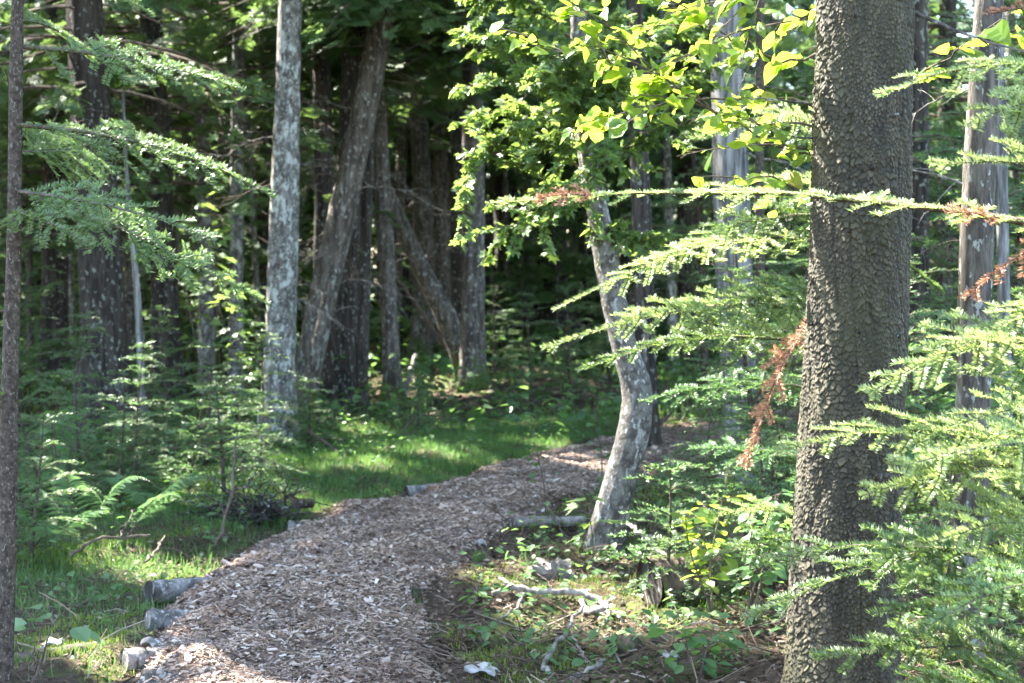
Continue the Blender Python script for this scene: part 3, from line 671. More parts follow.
def stubs():
    th = bpy.data.objects['spruce_tree']; o = np.array(th.location); rng = np.random.default_rng(8)
    for u, v in [(846, 22), (884, 120), (838, 232), (848, 330), (890, 335), (826, 430), (872, 470), (842, 590), (880, 300), (862, 170)]:
        p = at(u, v, 5.6); c = at(np.interp(v, [0, 700], [863, 846]), v, 5.6); dx = p[0] - c[0]; r = np.interp(v, [0, 700], [.163, .20]); y = -math.sqrt(max(r * r - dx * dx, 0)); n = np.array([dx, y, rng.uniform(-.02, .05)]); n /= np.linalg.norm(n)
        q = np.array([c[0] + dx * .93, 5.6 + y * .93, p[2]]); mb = MB(); L = rng.uniform(.012, .035)
        P = q + n * np.linspace(0, 1, 4)[:, None] * L - o; tubes(mb, P, rng.uniform(.005, .009) * np.array([1.9, 1.2, .9, .6]), 8, cap=True); mb.build('branch_stub', M['dark_bark'], th, True)
stubs()

# ------------------------------------------------------------------ standing trees, by depth
G1 = 'trees standing in the shaded wood'
tree('fir_tree', 'slender dark young fir trunk along the left edge with layered branches', 'tree', 5.5, [(3, 720, 19), (8, 500, 17), (10, 380, 16), (14, 250, 14.5), (16, 60, 13), (19, -60, 11)], 5.5, 'sap_bark', None, z0=3.2, Rm=.8, nb=26, seed=1, crown='fir', dead=0, flare=1.15, sides=14)
FIR_L = bpy.data.objects['fir_tree']
tree('grey_tree', 'straight pale grey lichen spotted trunk, boldest tree left of the path', 'tree', 14.2, [(278, 447, 34), (281, 330, 30), (285, 180, 27), (290, 0, 23)], 15, 'grey_bark', G1, z0=5.5, seed=2, dead=7, dlen=(.5, 1.5))
tree('grey_tree', 'narrow grey trunk just left of the boldest lichen spotted trunk', 'tree', 18.5, [(236, 402, 15), (237, 200, 13), (239, 0, 11)], 14, 'grey_bark', G1, z0=5.2, seed=3, dead=4)
tree('grey_tree', 'speckled grey trunk behind two saplings, left of the narrow grey trunk', 'tree', 19.5, [(207, 397, 17), (206, 300, 15), (203, 150, 14), (202, 0, 12)], 14, 'grey_bark', G1, z0=4.6, seed=4)
tree('dead_snag', 'thin bare whitish pole with a broken top among dark trunks at left', 'dead tree', 14.5, [(145, 444, 9), (141, 370, 8), (137, 290, 7), (130, 215, 5)], 3.1, 'ash_bark', None, seed=5, crown=None, dead=2, flare=1.1, sides=10, dlen=(.2, .5))
tree('cedar_tree', 'broad dark cedar trunk with stringy bark, widest at far left', 'tree', 15, [(107, 446, 56), (103, 340, 46), (98, 240, 42), (88, 60, 38), (84, 0, 36)], 15, 'dark_bark', G1, z0=3.1, nb=70, Rm=2.0, seed=6, flare=1.4)
tree('cedar_tree', 'dark cedar trunk with white lichen blotches behind the thin whitish pole', 'tree', 18, [(168, 408, 30), (166, 340, 27), (162, 220, 25), (150, 0, 21)], 15, 'dark_bark', G1, z0=3.4, nb=60, seed=7)
tree('cedar_tree', 'lichen flecked trunk leaning right across its dark neighbours at centre left', 'tree', 16.5, [(303, 405, 27), (318, 320, 26), (345, 200, 28), (366, 100, 25), (384, 0, 22)], 14, 'mid_bark', G1, z0=5.3, seed=8, dead=6, dlen=(.5, 1.4))
tree('cedar_tree', 'upright dark trunk crossing behind the leaning lichen flecked trunk', 'tree', 17.3, [(337, 412, 34), (344, 300, 30), (352, 150, 26), (357, 0, 23)], 15, 'dark_bark', G1, z0=5.5, seed=9, dead=5)
tree('cedar_tree', 'slim dark stem hugging the right side of the crossing trunks', 'tree', 16.9, [(361, 414, 13), (364, 300, 12), (369, 150, 11), (372, 0, 10)], 12, 'dark_bark', G1, z0=5.3, seed=10, nb=25)
tree('cedar_tree', 'bare thin stem leaning right in front of the lichen flecked leaning trunk', 'tree', 15.8, [(303, 415, 10), (318, 340, 10), (334, 270, 9), (352, 200, 7)], 5, 'mid_bark', G1, seed=11, crown=None, dead=2, flare=1.1)
tree('cedar_tree', 'slim near black trunk right of the boldest lichen spotted trunk, running up out of view', 'tree', 20, [(318, 392, 15), (322, 200, 13), (330, 0, 11)], 14, 'dark_bark', G1, z0=5, seed=12, nb=30)
tree('cedar_tree', 'slightly bowed dark trunk right of the crossing trunks', 'tree', 24, [(419, 372, 20), (424, 240, 19), (420, 140, 18), (410, 40, 17), (404, 0, 16)], 14, 'mid_bark', G1, z0=5, seed=13, dead=5)
tree('cedar_tree', 'upright brown trunk between the bowed dark trunk and the smooth straight trunk', 'tree', 25, [(446, 368, 17), (443, 250, 16), (441, 100, 14), (440, 0, 13)], 15, 'mid_bark', G1, z0=5, seed=14)
tree('cedar_tree', 'grey trunk leaning left with its foot behind the smooth straight trunk', 'tree', 21, [(465, 372, 22), (447, 320, 21), (420, 265, 18), (393, 205, 15), (372, 155, 11)], 9, 'mid_bark', G1, z0=6, seed=15, nb=25, dead=3, flare=1.2)
tree('fir_tree', 'smooth straight olive grey trunk at the back of the grassy verge', 'tree', 19.5, [(473, 397, 25), (473, 300, 23), (473, 120, 21), (473, 0, 20)], 15, 'mid_bark', G1, z0=5, seed=16, dead=6, dlen=(.3, .8))
tree('cedar_tree', 'near black trunk close behind the smooth straight trunk', 'tree', 23, [(459, 372, 14), (458, 200, 13), (456, 0, 12)], 14, 'dark_bark', G1, z0=5, seed=17)
tree('cedar_tree', 'dark thick trunk with spread foot, first right of the smooth straight trunk', 'tree', 29, [(510, 340, 36), (508, 300, 25), (505, 200, 24), (500, 0, 20)], 15, 'dark_bark', G1, z0=5, seed=18)
tree('cedar_tree', 'dark thick trunk with spread foot, second right of the smooth straight trunk', 'tree', 28, [(556, 342, 38), (553, 300, 31), (553, 180, 28), (556, 0, 24)], 15, 'dark_bark', G1, z0=5, seed=19)
tree('cedar_tree', 'shaded brown trunk rising straight behind the curved pale trunk', 'tree', 13.5, [(648, 450, 26), (646, 360, 21), (642, 230, 19), (637, 110, 18), (634, 0, 17)], 14, 'dark_bark', G1, z0=5.2, seed=20, dead=4)
tree('ash_tree', 'pale grey furrowed trunk left of the thick scaly spruce, partly behind green sprays', 'tree', 11.5, [(742, 480, 40), (738, 350, 36), (733, 220, 35), (728, 80, 33), (726, 0, 32)], 15, 'ash_bark', G1, z0=4.8, seed=21, dead=3)
tree('fir_tree', 'grey trunk near the right edge behind bright fir branches', 'tree', 6.3, [(966, 700, 40), (969, 560, 36), (973, 380, 33), (977, 200, 31), (984, 60, 28), (988, 0, 27)], 12, 'mid_bark', None, z0=4.5, Rm=1.5, nb=26, seed=22, crown='fir', dead=2, dlen=(.2, .5))
tree('fir_tree', 'dark trunk in deep shade just right of the thick scaly spruce', 'tree', 12, [(918, 480, 27), (918, 300, 25), (917, 140, 24), (916, 0, 22)], 14, 'dark_bark', G1, z0=4.8, seed=23, crown='fir')
tree('fir_tree', 'thin dark trunk between the furrowed pale trunk and the thick scaly spruce', 'tree', 10.5, [(764, 525, 11), (762, 400, 10), (760, 250, 9), (760, 0, 8)], 9, 'sap_bark', G1, z0=4.2, Rm=1., nb=18, seed=24, crown='fir', dead=2, flare=1.2)
tree('cedar_tree', 'hazy dark trunk seen between the curved pale trunk and the furrowed trunk', 'tree', 24, [(692, 372, 26), (690, 200, 24), (686, 0, 21)], 15, 'dark_bark', G1, z0=4.2, seed=25)
tree('cedar_tree', 'dim trunk half hidden by the left edge fir, behind its upper branches', 'tree', 20, [(54, 390, 27), (55, 200, 25), (58, 0, 22)], 14, 'dark_bark', G1, z0=3.2, nb=70, seed=26)
tree('cedar_tree', 'slim dim trunk directly right of the broad dark cedar trunk', 'tree', 22, [(131, 380, 17), (130, 200, 16), (126, 0, 14)], 14, 'mid_bark', G1, z0=3.6, nb=60, seed=27)
tree('cedar_tree', 'dim upright trunk in the gap left of the boldest lichen spotted trunk', 'tree', 26, [(262, 360, 18), (263, 200, 17), (264, 0, 15)], 15, 'dark_bark', G1, z0=4.4, nb=50, seed=28)
tree('cedar_tree', 'slim trunk standing alone over the sunny moss behind the crossing trunks', 'tree', 27, [(381, 362, 10), (382, 200, 9), (386, 0, 8)], 14, 'dark_bark', G1, z0=5, nb=35, seed=29)
tree('cedar_tree', 'curved grey trunk with a mossy foot far behind the sunny moss', 'tree', 33, [(398, 327, 22), (394, 290, 16), (400, 230, 14), (398, 120, 13), (396, 0, 12)], 15, 'mid_bark', G1, z0=5.5, seed=30)
tree('cedar_tree', 'far brown trunk right of the second dark spread foot trunk', 'tree', 31, [(598, 345, 20), (597, 200, 18), (594, 0, 16)], 15, 'dark_bark', G1, z0=4.6, nb=60, seed=31)
tree('fir_tree', 'thin pale trunk right of the right edge grey trunk, cut by the frame', 'tree', 9, [(1008, 560, 13), (1004, 300, 12), (1000, 100, 11), (998, 0, 10)], 11, 'ash_bark', None, z0=4.6, Rm=1.2, nb=20, seed=32, crown='fir', dead=2)
tree('cedar_tree', 'far dark trunk in the gap right of the dark trunk beside the spruce', 'tree', 18, [(944, 410, 18), (945, 200, 17), (948, 0, 16)], 15, 'dark_bark', G1, z0=4.2, nb=55, seed=33)
tree('cedar_tree', 'distant dark trunk between the two slim trunks left of the bold lichen trunk', 'tree', 30, [(221, 345, 15), (222, 200, 14), (224, 0, 12)], 15, 'dark_bark', G1, z0=4.6, nb=50, seed=34)

rs = random.Random(4)
for i, u in enumerate([28, 70, 150, 186, 252, 296, 310, 346, 392, 408, 430, 482, 494, 528, 580, 622, 668, 716, 900, 1016, 44, 115, 178, 230, 272, 326, 378, 400, 436, 450, 505, 542, 640]):
    Yq = rs.uniform(22, 33); w = rs.uniform(7, 13) ; dx = rs.uniform(-14, 14); v0 = HORIZON + F_PX * EYE / Yq
    tree('slim_tree', 'slim dim trunk hung with fine dead twigs, deep in the shaded wood', 'tree', Yq, [(u - dx, v0, w), (u, 200, w * .9), (u + dx, 0, w * .8)], 13, ['mid_bark', 'grey_bark', 'dark_bark'][i % 3], 'slim trunks deep in the wood', z0=4.6, nb=30, Rm=1.9, seed=60 + i, dead=-2, sides=10, flare=1.3, spray=.3)

tree('cedar_tree', 'dark trunk filling the fork between the bold lichen trunk and the leaning trunk', 'tree', 18.5, [(322, 398, 24), (326, 250, 20), (322, 100, 18), (318, 0, 16)], 14, 'dark_bark', G1, z0=5.2, nb=30, seed=95)
tree('cedar_tree', 'dark trunk leaning slightly left, close right of the crossing trunks', 'tree', 19, [(392, 394, 18), (386, 250, 17), (378, 100, 15), (374, 0, 13)], 14, 'mid_bark', G1, z0=5.2, nb=30, seed=96)
# far wood: trunks and foliage that read as one dim mass
def far_forest():
    rng = np.random.default_rng(900); mb = MB()
    spots = []
    for i in range(300):
        y = rng.uniform(35, 60); x = rng.uniform(-.75, .75) * y; spots.append((x, y))
    spots += [(-6.4, 10.6), (-8.2, 12), (-7.6, 9.4), (-9.2, 14), (-5.6, 8.6), (-7.2, 14.6), (-11.5, 14.6), (-10.2, 13.0), (-9.6, 11.6)]  # unseen trees added at left to keep sun off the near path
    for i in range(38):                                             # the wood carries on beyond the left and right of the view
        y = rng.uniform(13, 36); sd = -1 if i < 24 else 1; x = sd * (y * .335 + 2. + rng.uniform(0, 9)); spots.append((x, y))
    nt_ = len(spots)
    for i in range(150):                                            # young growth between the far trunks
        y = rng.uniform(23, 37); x = rng.uniform(-.36, .36) * y; x = x + (-2.2 if abs(512 + F_PX * x / y - 412) < 48 else 0); spots.append((x, y))
    for i, (x, y) in enumerate(spots):
        if i >= nt_:
            H = rng.uniform(1.2, 5.5); z = float(g(x, y)); nb = int(9 * H); L0 = .35 + .22 * H
            P = np.stack([x + 0 * np.arange(4.), y + 0 * np.arange(4.), z + np.linspace(-.1, H, 4)], -1); tubes(mb, P, .03 * np.array([1, .8, .5, .2]), 5, m=1)
            q = rng.random(nb * 7); b_ = rng.integers(0, nb, nb * 7); zz = rng.uniform(.08, 1, nb)[b_]; aa = rng.uniform(0, 6.283, nb)[b_]; L = L0 * (1.05 - zz) * (.2 + .85 * q)
            c = np.stack([x + np.cos(aa) * L, y + np.sin(aa) * L, z + zz * H - .18 * L], -1); k = keep(c, .05); c = c[k]; a2 = (aa + rng.normal(0, .6, len(aa)))[k]; n_ = len(c)
            instance(mb, FINEFAN[0][0], FINEFAN[0][1], None, c, np.c_[np.cos(a2), np.sin(a2), rng.normal(-.2, .2, n_)], np.c_[rng.normal(0, .45, (n_, 2)), np.ones(n_)], rng.uniform(.18, .34, n_), m=0); continue
        H = rng.uniform(13, 17); z = float(g(x, y)); ln = rng.normal(0, .25, 2)
        P = np.stack([x + ln[0] * np.linspace(0, 1, 6) ** 2, y + ln[1] * np.linspace(0, 1, 6) ** 2, z + np.linspace(-.1, H, 6)], -1)
        tubes(mb, P, rng.uniform(.08, .2) * np.array([1.3, .95, .8, .6, .35, .1]), 8, m=1)
        near = y < 35; nb = 52 if near else 40
        z0 = 4 if near else rng.uniform(.3, 3.5)
        zs = z + z0 + (H - z0) * rng.random(nb) ** 1.3
        for q in zs:
            f = (q - z - z0) / (H - z0); L = 2.1 * (1 - f) ** .7 * rng.uniform(.5, 1.1) + .2; a = rng.uniform(0, 6.283); seen = not near and q < EYE + .165 * y + .6; k = 9 if near else (15 if seen else 6); t = rng.uniform(.2, 1.05, k); tm = FINEFAN[0] if seen else FARFAN[0]
            c = np.stack([x + np.cos(a) * L * t, y + np.sin(a) * L * t, q - .3 * L * t ** 1.8], -1) + rng.normal(0, .1, (k, 3))
            if near: 
                c = c[keep(c, .35)]; k = len(c)
            aa = a + rng.normal(0, .7, k)
            instance(mb, tm[0], tm[1], None, c, np.c_[np.cos(aa), np.sin(aa), rng.normal(-.3, .3, k)], np.c_[rng.normal(0, .5, (k, 2)), np.ones(k)], rng.uniform(.24, .44, k) if seen else rng.uniform(.5, .95, k), m=0)
    tag(mb.build('far_forest', [M['cedar'], M['dark_bark']]), 'dim far wood of conifers closing off the view, with unseen shade trees added at left', 'forest', kind='stuff')
far_forest()

# ------------------------------------------------------------------ young firs (understorey)
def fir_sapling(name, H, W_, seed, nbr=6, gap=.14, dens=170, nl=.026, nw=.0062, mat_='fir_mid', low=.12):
    rng = np.random.default_rng(seed); th = empty(name, (0, 0, 0), 'x', 'fir sapling')
    t = np.linspace(0, 1, 9); P = np.stack([.03 * H * np.sin(t * 3 + seed), .03 * H * np.sin(t * 2.2 + seed * 2), t * H], -1)
    mb = MB(); tubes(mb, P, (.006 + .009 * H) * (1 - .85 * t), 7); mb.build('trunk', M['sap_bark'], th, smooth=True)
    mb = MB(); z = low * H
    while z < H * .97:
        f = z / H; c = np.array([np.interp(z, P[:, 2], P[:, 0]), np.interp(z, P[:, 2], P[:, 1]), z]); a0 = rng.uniform(0, 6.28)
        for i in range(nbr):
            if rng.random() < .26: continue
            L = W_ * (1 - f) ** .75 * rng.uniform(.4, 1.2) + .06; a = a0 + i * 6.283 / nbr + rng.normal(0, .25)
            tw, rd = fir_twigs(L, rng, .5, .09, .22, .1, L > .35, .15)
            up = rng.normal(.12, .16) + .35 * f; ca, sa, cu, su = math.cos(a), math.sin(a), math.cos(up), math.sin(up)
            A = np.array([[ca * cu, sa * cu, su], [-sa, ca, 0], [-ca * su, -sa * su, cu]])
            tw = tw @ A + c; tubes(mb, tw, rd, 3, m=1); needles(mb, tw, rng, dens, nl, nw, 0)
        z += gap * rng.uniform(.7, 1.25)
    mb.build('crown', [M[mat_], M['twig']], th)
    return th
SAP = [fir_sapling('fir_sapling', 1.5, .62, 101), fir_sapling('fir_sapling', 1.1, .55, 102, 6, .13), fir_sapling('fir_sapling', 2.2, .85, 103, 6, .17, 150), fir_sapling('fir_sapling', .7, .4, 104, 6, .09), fir_sapling('fir_sapling', 1.8, .75, 105, 6, .14, 170, .027, .0065)]
used = [False] * 5
def sap(k, u, v, Y, sc, label, seed=0, group='young firs of the understorey'):
    """u: pixel column; v unused height check; stands on the ground at depth Y"""
    x = (u - 512) / F_PX * Y; loc = (x, Y, float(g(x, Y)) - .02); rq = random.Random(seed * 7 + k); rz = rq.uniform(0, 6.28); tx, ty = rq.gauss(0, .07), rq.gauss(0, .07)
    if not used[k]:
        used[k] = True; o = SAP[k]; o.location = loc; o.rotation_euler = (tx, ty, rz); o.scale = (sc,) * 3; o['label'] = label; o['group'] = group
    else: r = copy_tree(SAP[k], loc, rz, sc, label, group); r.rotation_euler = (tx, ty, rz); q = rq.uniform(.85, 1.2); r.scale = (sc * q, sc * q * rq.uniform(.85, 1.1), sc)
sap(0, 712, 0, 8.4, .62, 'soft green young fir filling the space left of the thick scaly spruce', 1)
sap(1, 765, 0, 7.6, .9, 'bushy young fir at the left foot of the thick scaly spruce', 2)
sap(2, 768, 0, 10.0, .95, 'tall young fir standing right of the pale furrowed trunk', 3)
sap(4, 780, 0, 9.2, 1.0, 'tall young fir with its top hidden behind the thick scaly spruce', 4)
sap(3, 660, 0, 7.6, 1.1, 'small fir seedling right of the curved trunk, in front of the soft green fir', 5)
sap(0, 532, 0, 17.0, .95, 'young fir with a thin dark stem at the far end of the grass', 6)
sap(1, 575, 0, 18, 1.3, 'wide young fir left of the curved trunk, at the far side of the path', 7)
sap(2, 498, 0, 21, .75, 'pale hazy young fir right beside the smooth straight trunk', 8)
sap(4, 615, 0, 21, 1.1, 'young fir tucked behind the curved pale trunk', 9)
sap(1, 205, 0, 12.2, 1.05, 'low wide young fir in front of the speckled grey trunk', 10)
sap(0, 255, 0, 12.8, .8, 'young fir at the left foot of the boldest lichen spotted trunk', 11)
sap(4, 165, 0, 13.0, .75, 'young fir in front of the thin whitish pole', 12)
sap(3, 240, 0, 11.4, 1.0, 'knee high fir seedling over the tangle of dead twigs', 13)
sap(1, 120, 0, 10.6, .75, 'low fir behind the ferns, under the broad dark cedar trunk', 14)
sap(2, 40, 0, 10.4, .62, 'young fir right behind the slender trunk at the left edge', 15)
sap(0, 75, 0, 12.5, .9, 'dusky young fir at the foot of the broad dark cedar trunk', 16)
sap(3, 305, 0, 13.6, 1.0, 'small fir clump at the right foot of the boldest lichen spotted trunk', 17)
sap(3, 225, 0, 10.6, 1.3, 'dark bushy fir clump behind the tangle of dead brush at the left path edge', 27)
sap(1, 262, 0, 11.0, .7, 'dense low fir rising just right of the dead brush tangle', 28)
sap(1, 30, 0, 8.6, .8, 'dense low fir at the left edge, behind the slender trunk', 29)
sap(0, 140, 0, 11.4, .8, 'young fir between the ferns and the whitish pole', 30)
sap(1, 185, 0, 10.9, .8, 'low spreading fir left of the dark bushy clump', 31)
sap(1, 85, 0, 11.2, .9, 'spreading fir under the trunk with stringy bark', 32)
sap(2, 1012, 0, 12.5, 2.1, 'tallest shaded fir at the right edge, far behind the bright boughs', 33)
sap(2, 925, 0, 14, 2.2, 'tall fir filling the gap right of the spruce behind the dark trunk', 34)
sap(4, 960, 0, 11.2, 2.0, 'tall fir whose top shows over the bright boughs beside the right edge trunk', 35)
sap(2, 705, 0, 19, 2.0, 'tall dim fir beyond the path, right of the curved trunk', 36)
sap(4, 930, 0, 8.3, .95, 'dense young fir between the spruce and the right edge grey trunk', 18)
sap(2, 1000, 0, 9.6, 1.0, 'tall young fir at the right edge behind the grey trunk', 19)
sap(0, 890, 0, 10.8, 1.3, 'shaded young fir seen just right of the spruce', 20)
sap(1, 950, 0, 6.9, .7, 'low fir at the foot of the right edge grey trunk', 21)
sap(3, 415, 0, 15.2, 1.1, 'dark little fir among dead twigs on the far edge of the grass', 22)
sap(2, 640, 0, 26, 1.2, 'far young fir in the shade beyond the bend of the path', 23)
sap(4, 800, 0, 13.5, 1.3, 'tall shaded fir behind the spruce, left side', 24)
sap(2, 190, 0, 24, 1.4, 'far dim fir between the dark lichen blotched trunk and the speckled one', 25)
sap(4, 20, 0, 16, 1.4, 'tall dim fir far behind the left edge trunk', 26)

# ------------------------------------------------------------------ near fir branches
o = np.array(FIR_L.location)
FL = [((17, -35, 5.5), (150, 14, 5.7), .45), ((15, 48, 5.5), (246, 92, 5.9), .42), ((14, 122, 5.5), (275, 197, 5.9), .42), ((13, 195, 5.5), (268, 303, 5.8), .34), ((13, 190, 5.5), (212, 243, 5.3), .34), ((10, 310, 5.5), (-60, 330, 5.8), .4), ((9, 395, 5.5), (-70, 430, 5.2), .4), ((14, 60, 5.5), (-60, 90, 5.9), .4), ((14, 150, 5.5), (110, 170, 6.3), .4), ((15, 20, 5.5), (90, 60, 6.2), .4), ((13, 210, 5.5), (90, 250, 5.1), .35)]
for i, (a, b, sd) in enumerate(FL):
    near_branch(FIR_L, o, at(*a), at(*b), 300 + i, sd * .78, 760, mats=('fir', 'twig'), droop=.06, up=.05, roll=.42 + .4 * (i * .618 % 1), first=.12, nl=.023, nw=.0042, step=.07)

def young_fir(label, u, Y, H, br, seed, r=.03, name='young_fir'):
    x = (u - 512) / F_PX * Y; base = np.array([x, Y, float(g(x, Y))]); th = empty(name, base, label, 'fir tree')
    t = np.linspace(0, 1, 12); P = np.stack([.02 * np.sin(t * 4), .02 * np.sin(t * 3), t * H - .05], -1)
    mb = MB(); tubes(mb, P, r * (1 - .8 * t), 9); mb.build('trunk', M['sap_bark'], th, smooth=True)
    for i, b in enumerate(br):
        p1 = at(*b['tip']); p0 = at(b['at'][0], b['at'][1], Y) if len(b['at']) == 2 else at(*b['at'])
        if len(b['at']) == 2: p0[0] = x
        near_branch(th, base, p0, p1, seed + i, b.get('side', .42), b.get('dens', 1150), b.get('nl', .023), b.get('nw', .0042), b.get('m', ('fir_sunlit', 'twig')), b.get('droop', .08), b.get('up', .08), b.get('roll', -(.30 + .35 * ((seed + i) * .618 % 1))), b.get('step', .088), b.get('lmax', .25), b.get('first', .15), b.get('label'))
    return th
D = ('dead', 'twig')

young_fir('bright sunlit young fir reaching in from the right edge in front of the spruce', 1105, 4.75, 3.6, [
    dict(at=(1105, 75), tip=(878, 98, 4.6), side=.36), dict(at=(1105, 190), tip=(930, 165, 4.6), side=.4), dict(at=(1105, 232), tip=(489, 203, 5.2), side=.2, step=.075, first=.1, up=.03, droop=.03, lmax=.12, roll=-.25),
    dict(at=(1105, 480), tip=(778, 451, 4.35), side=.34), dict(at=(1105, 330), tip=(868, 392, 4.55), side=.36), dict(at=(1105, 375), tip=(930, 348, 4.4), side=.45),
    dict(at=(1105, 470), tip=(862, 500, 4.5), side=.42), dict(at=(1105, 590), tip=(765, 560, 4.7), side=.36, m=('fir', 'twig')), dict(at=(1105, 555), tip=(745, 615, 4.8), side=.34, m=('fir', 'twig'), droop=.15),
    dict(at=(1105, 640), tip=(870, 612, 4.4), side=.42, m=('fir', 'twig')), dict(at=(1105, 690), tip=(812, 655, 4.6), side=.4, m=('fir', 'twig')), dict(at=(1105, 545), tip=(935, 545, 4.15), side=.5),
    dict(at=(1105, 420), tip=(950, 425, 4.3), side=.5), dict(at=(1105, 730), tip=(905, 690, 4.3), side=.5, m=('fir', 'twig')), dict(at=(1105, 620), tip=(985, 590, 4.1), side=.5), dict(at=(1105, 500), tip=(990, 480, 4.1), side=.5),
    dict(at=(1105, 300), tip=(1000, 330, 4.4), side=.5), dict(at=(1095, 455, 4.4), tip=(905, 470, 4.0), side=.4), dict(at=(1095, 590, 4.2), tip=(925, 625, 3.9), side=.4, m=('fir', 'twig')), dict(at=(1105, 110), tip=(965, 130, 4.2), side=.42), dict(at=(1105, 20), tip=(985, 15, 4.7), side=.4, m=D, dens=800, nw=.0045, label='branch tip with rust red dead needles'),
    dict(at=(1105, 225), tip=(965, 300, 4.7), side=.3, m=D, dens=800, nw=.0045, label='drooping side branch of rust red dead needles'), dict(at=(1000, 225, 4.76), tip=(945, 212, 4.7), side=.3, m=D, dens=800, nw=.0045, label='short spray of reddish dead needles'), dict(at=(600, 200, 5.12), tip=(540, 198, 5.1), side=.35, m=D, dens=800, nw=.0045, label='small orange dead spray near the branch tip')], 400)
young_fir('half hidden fir behind the spruce with long sprays reaching left over the path', 848, 6.5, 2.9, [
    dict(at=(848, 245), tip=(553, 308, 6.1), side=.24), dict(at=(848, 312), tip=(546, 352, 6.0), side=.27), dict(at=(848, 350), tip=(580, 372, 6.2), side=.24, m=('fir', 'twig')), dict(at=(848, 215), tip=(640, 270, 6.4), side=.28, m=('fir', 'twig')),
    dict(at=(848, 290), tip=(690, 330, 6.0), side=.35, m=('fir', 'twig')), dict(at=(812, 318, 6.0), tip=(747, 466, 5.9), side=.17, m=D, dens=1000, nl=.026, nw=.0045, label='hanging dead branch of rust brown needles'), dict(at=(848, 545), tip=(716, 514, 6.0), side=.35), dict(at=(848, 560), tip=(700, 560, 6.1), side=.35, m=('fir', 'twig')),
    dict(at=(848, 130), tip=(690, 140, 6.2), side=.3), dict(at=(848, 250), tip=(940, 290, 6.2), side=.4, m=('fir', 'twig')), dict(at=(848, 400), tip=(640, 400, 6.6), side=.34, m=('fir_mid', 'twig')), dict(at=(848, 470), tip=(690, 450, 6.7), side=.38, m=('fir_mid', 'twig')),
    dict(at=(848, 190), tip=(720, 215, 5.9), side=.3, m=('fir_sunlit', 'twig'))], 500)

# ------------------------------------------------------------------ broadleaf sprays
def leafy(th, origin, branches, tmpl, matname, size, n_per_m, seed, spread=.07, tw=4, r0=.006, dz=-.15, name='branch', umin=-999):
    for bi, pts in enumerate(branches):
        rng = np.random.default_rng(seed + bi); P = smooth_path([at(*p) for p in pts], 18); P[1:] += rng.normal(0, .008, (17, 3))
        wd = MB(); lines = [P]; tubes(wd, P - origin, np.linspace(r0, r0 * .3, 18), 6)
        L = np.linalg.norm(np.diff(P, axis=0), axis=1).sum()
        for _ in range(tw):
            i = rng.integers(4, 17); d = nrm(nrm(P[i] - P[i - 1]) + rng.normal(0, .55, 3) * np.array([1, 1, .6])); l = L * rng.uniform(.15, .34)
            q = P[i] + d * l * np.linspace(0, 1, 18)[:, None] + np.array([0, 0, -.12 * l]) * (np.linspace(0, 1, 18) ** 2)[:, None]
            if 512 + F_PX * q[-1, 0] / q[-1, 1] < umin: continue
            lines.append(q)
            tubes(wd, q - origin, np.linspace(r0 * .5, r0 * .2, 18), 5)
        pos = []; X = []
        for k, ln in enumerate(lines):
            ll = np.linalg.norm(np.diff(ln, axis=0), axis=1).sum(); m_ = max(3, int(ll * n_per_m)); t = np.sort(rng.uniform(.15 if k else .25, 1, m_)) * 16.99; i = t.astype(int)
            p = ln[i] + (ln[i + 1] - ln[i]) * (t - i)[:, None]; T = nrm(ln[i + 1] - ln[i]); B = nrm(np.cross(T, [0, 0, 1.]))
            sd = np.where(np.arange(m_) % 2, 1, -1)[:, None]; d = nrm(T * .6 + B * sd * rng.uniform(.6, 1.2, (m_, 1)) + rng.normal(0, .35, (m_, 3)) + np.array([0, 0, dz]))
            pos.append(p + d * rng.uniform(.1, .5, (m_, 1)) * spread); X.append(d)
            tubes(wd, np.stack([p, p + d * .25 * spread, p + d * .5 * spread], 1) - origin, np.full((m_, 3), .0009), 3)
        pos = np.concatenate(pos); X = np.concatenate(X); kk = keep_edge(pos) & (512 + F_PX * pos[:, 0] / pos[:, 1] > umin); pos, X = pos[kk], X[kk]; n = len(pos)
        b = wd.build(name, M['twig'], th, smooth=True)
        lf = MB(); N = np.c_[rng.normal(0, .6, (n, 2)), np.ones(n)]; S = size * rng.uniform(.42, 1.2, n); W_ = rng.uniform(.75, 1.2, n); pk = rng.integers(0, 3, n)
        for q, (fo, dr, to) in enumerate([(1., 1., 1), (2.4, 2.6, 1), (-.6, 1.8, 1)]):
            V = tmpl[0].copy(); V[:, 2] = V[:, 2] * fo - .10 * (dr - 1) * V[:, 0] ** 2 + .03 * np.sin(V[:, 0] * 9 + V[:, 1] * 11 + q); k = pk == q
            instance(lf, V, tmpl[1], tmpl[2], (pos - origin)[k], X[k], N[k], S[k], wid=W_[k])
        lf.build('leaves', M[matname], b)

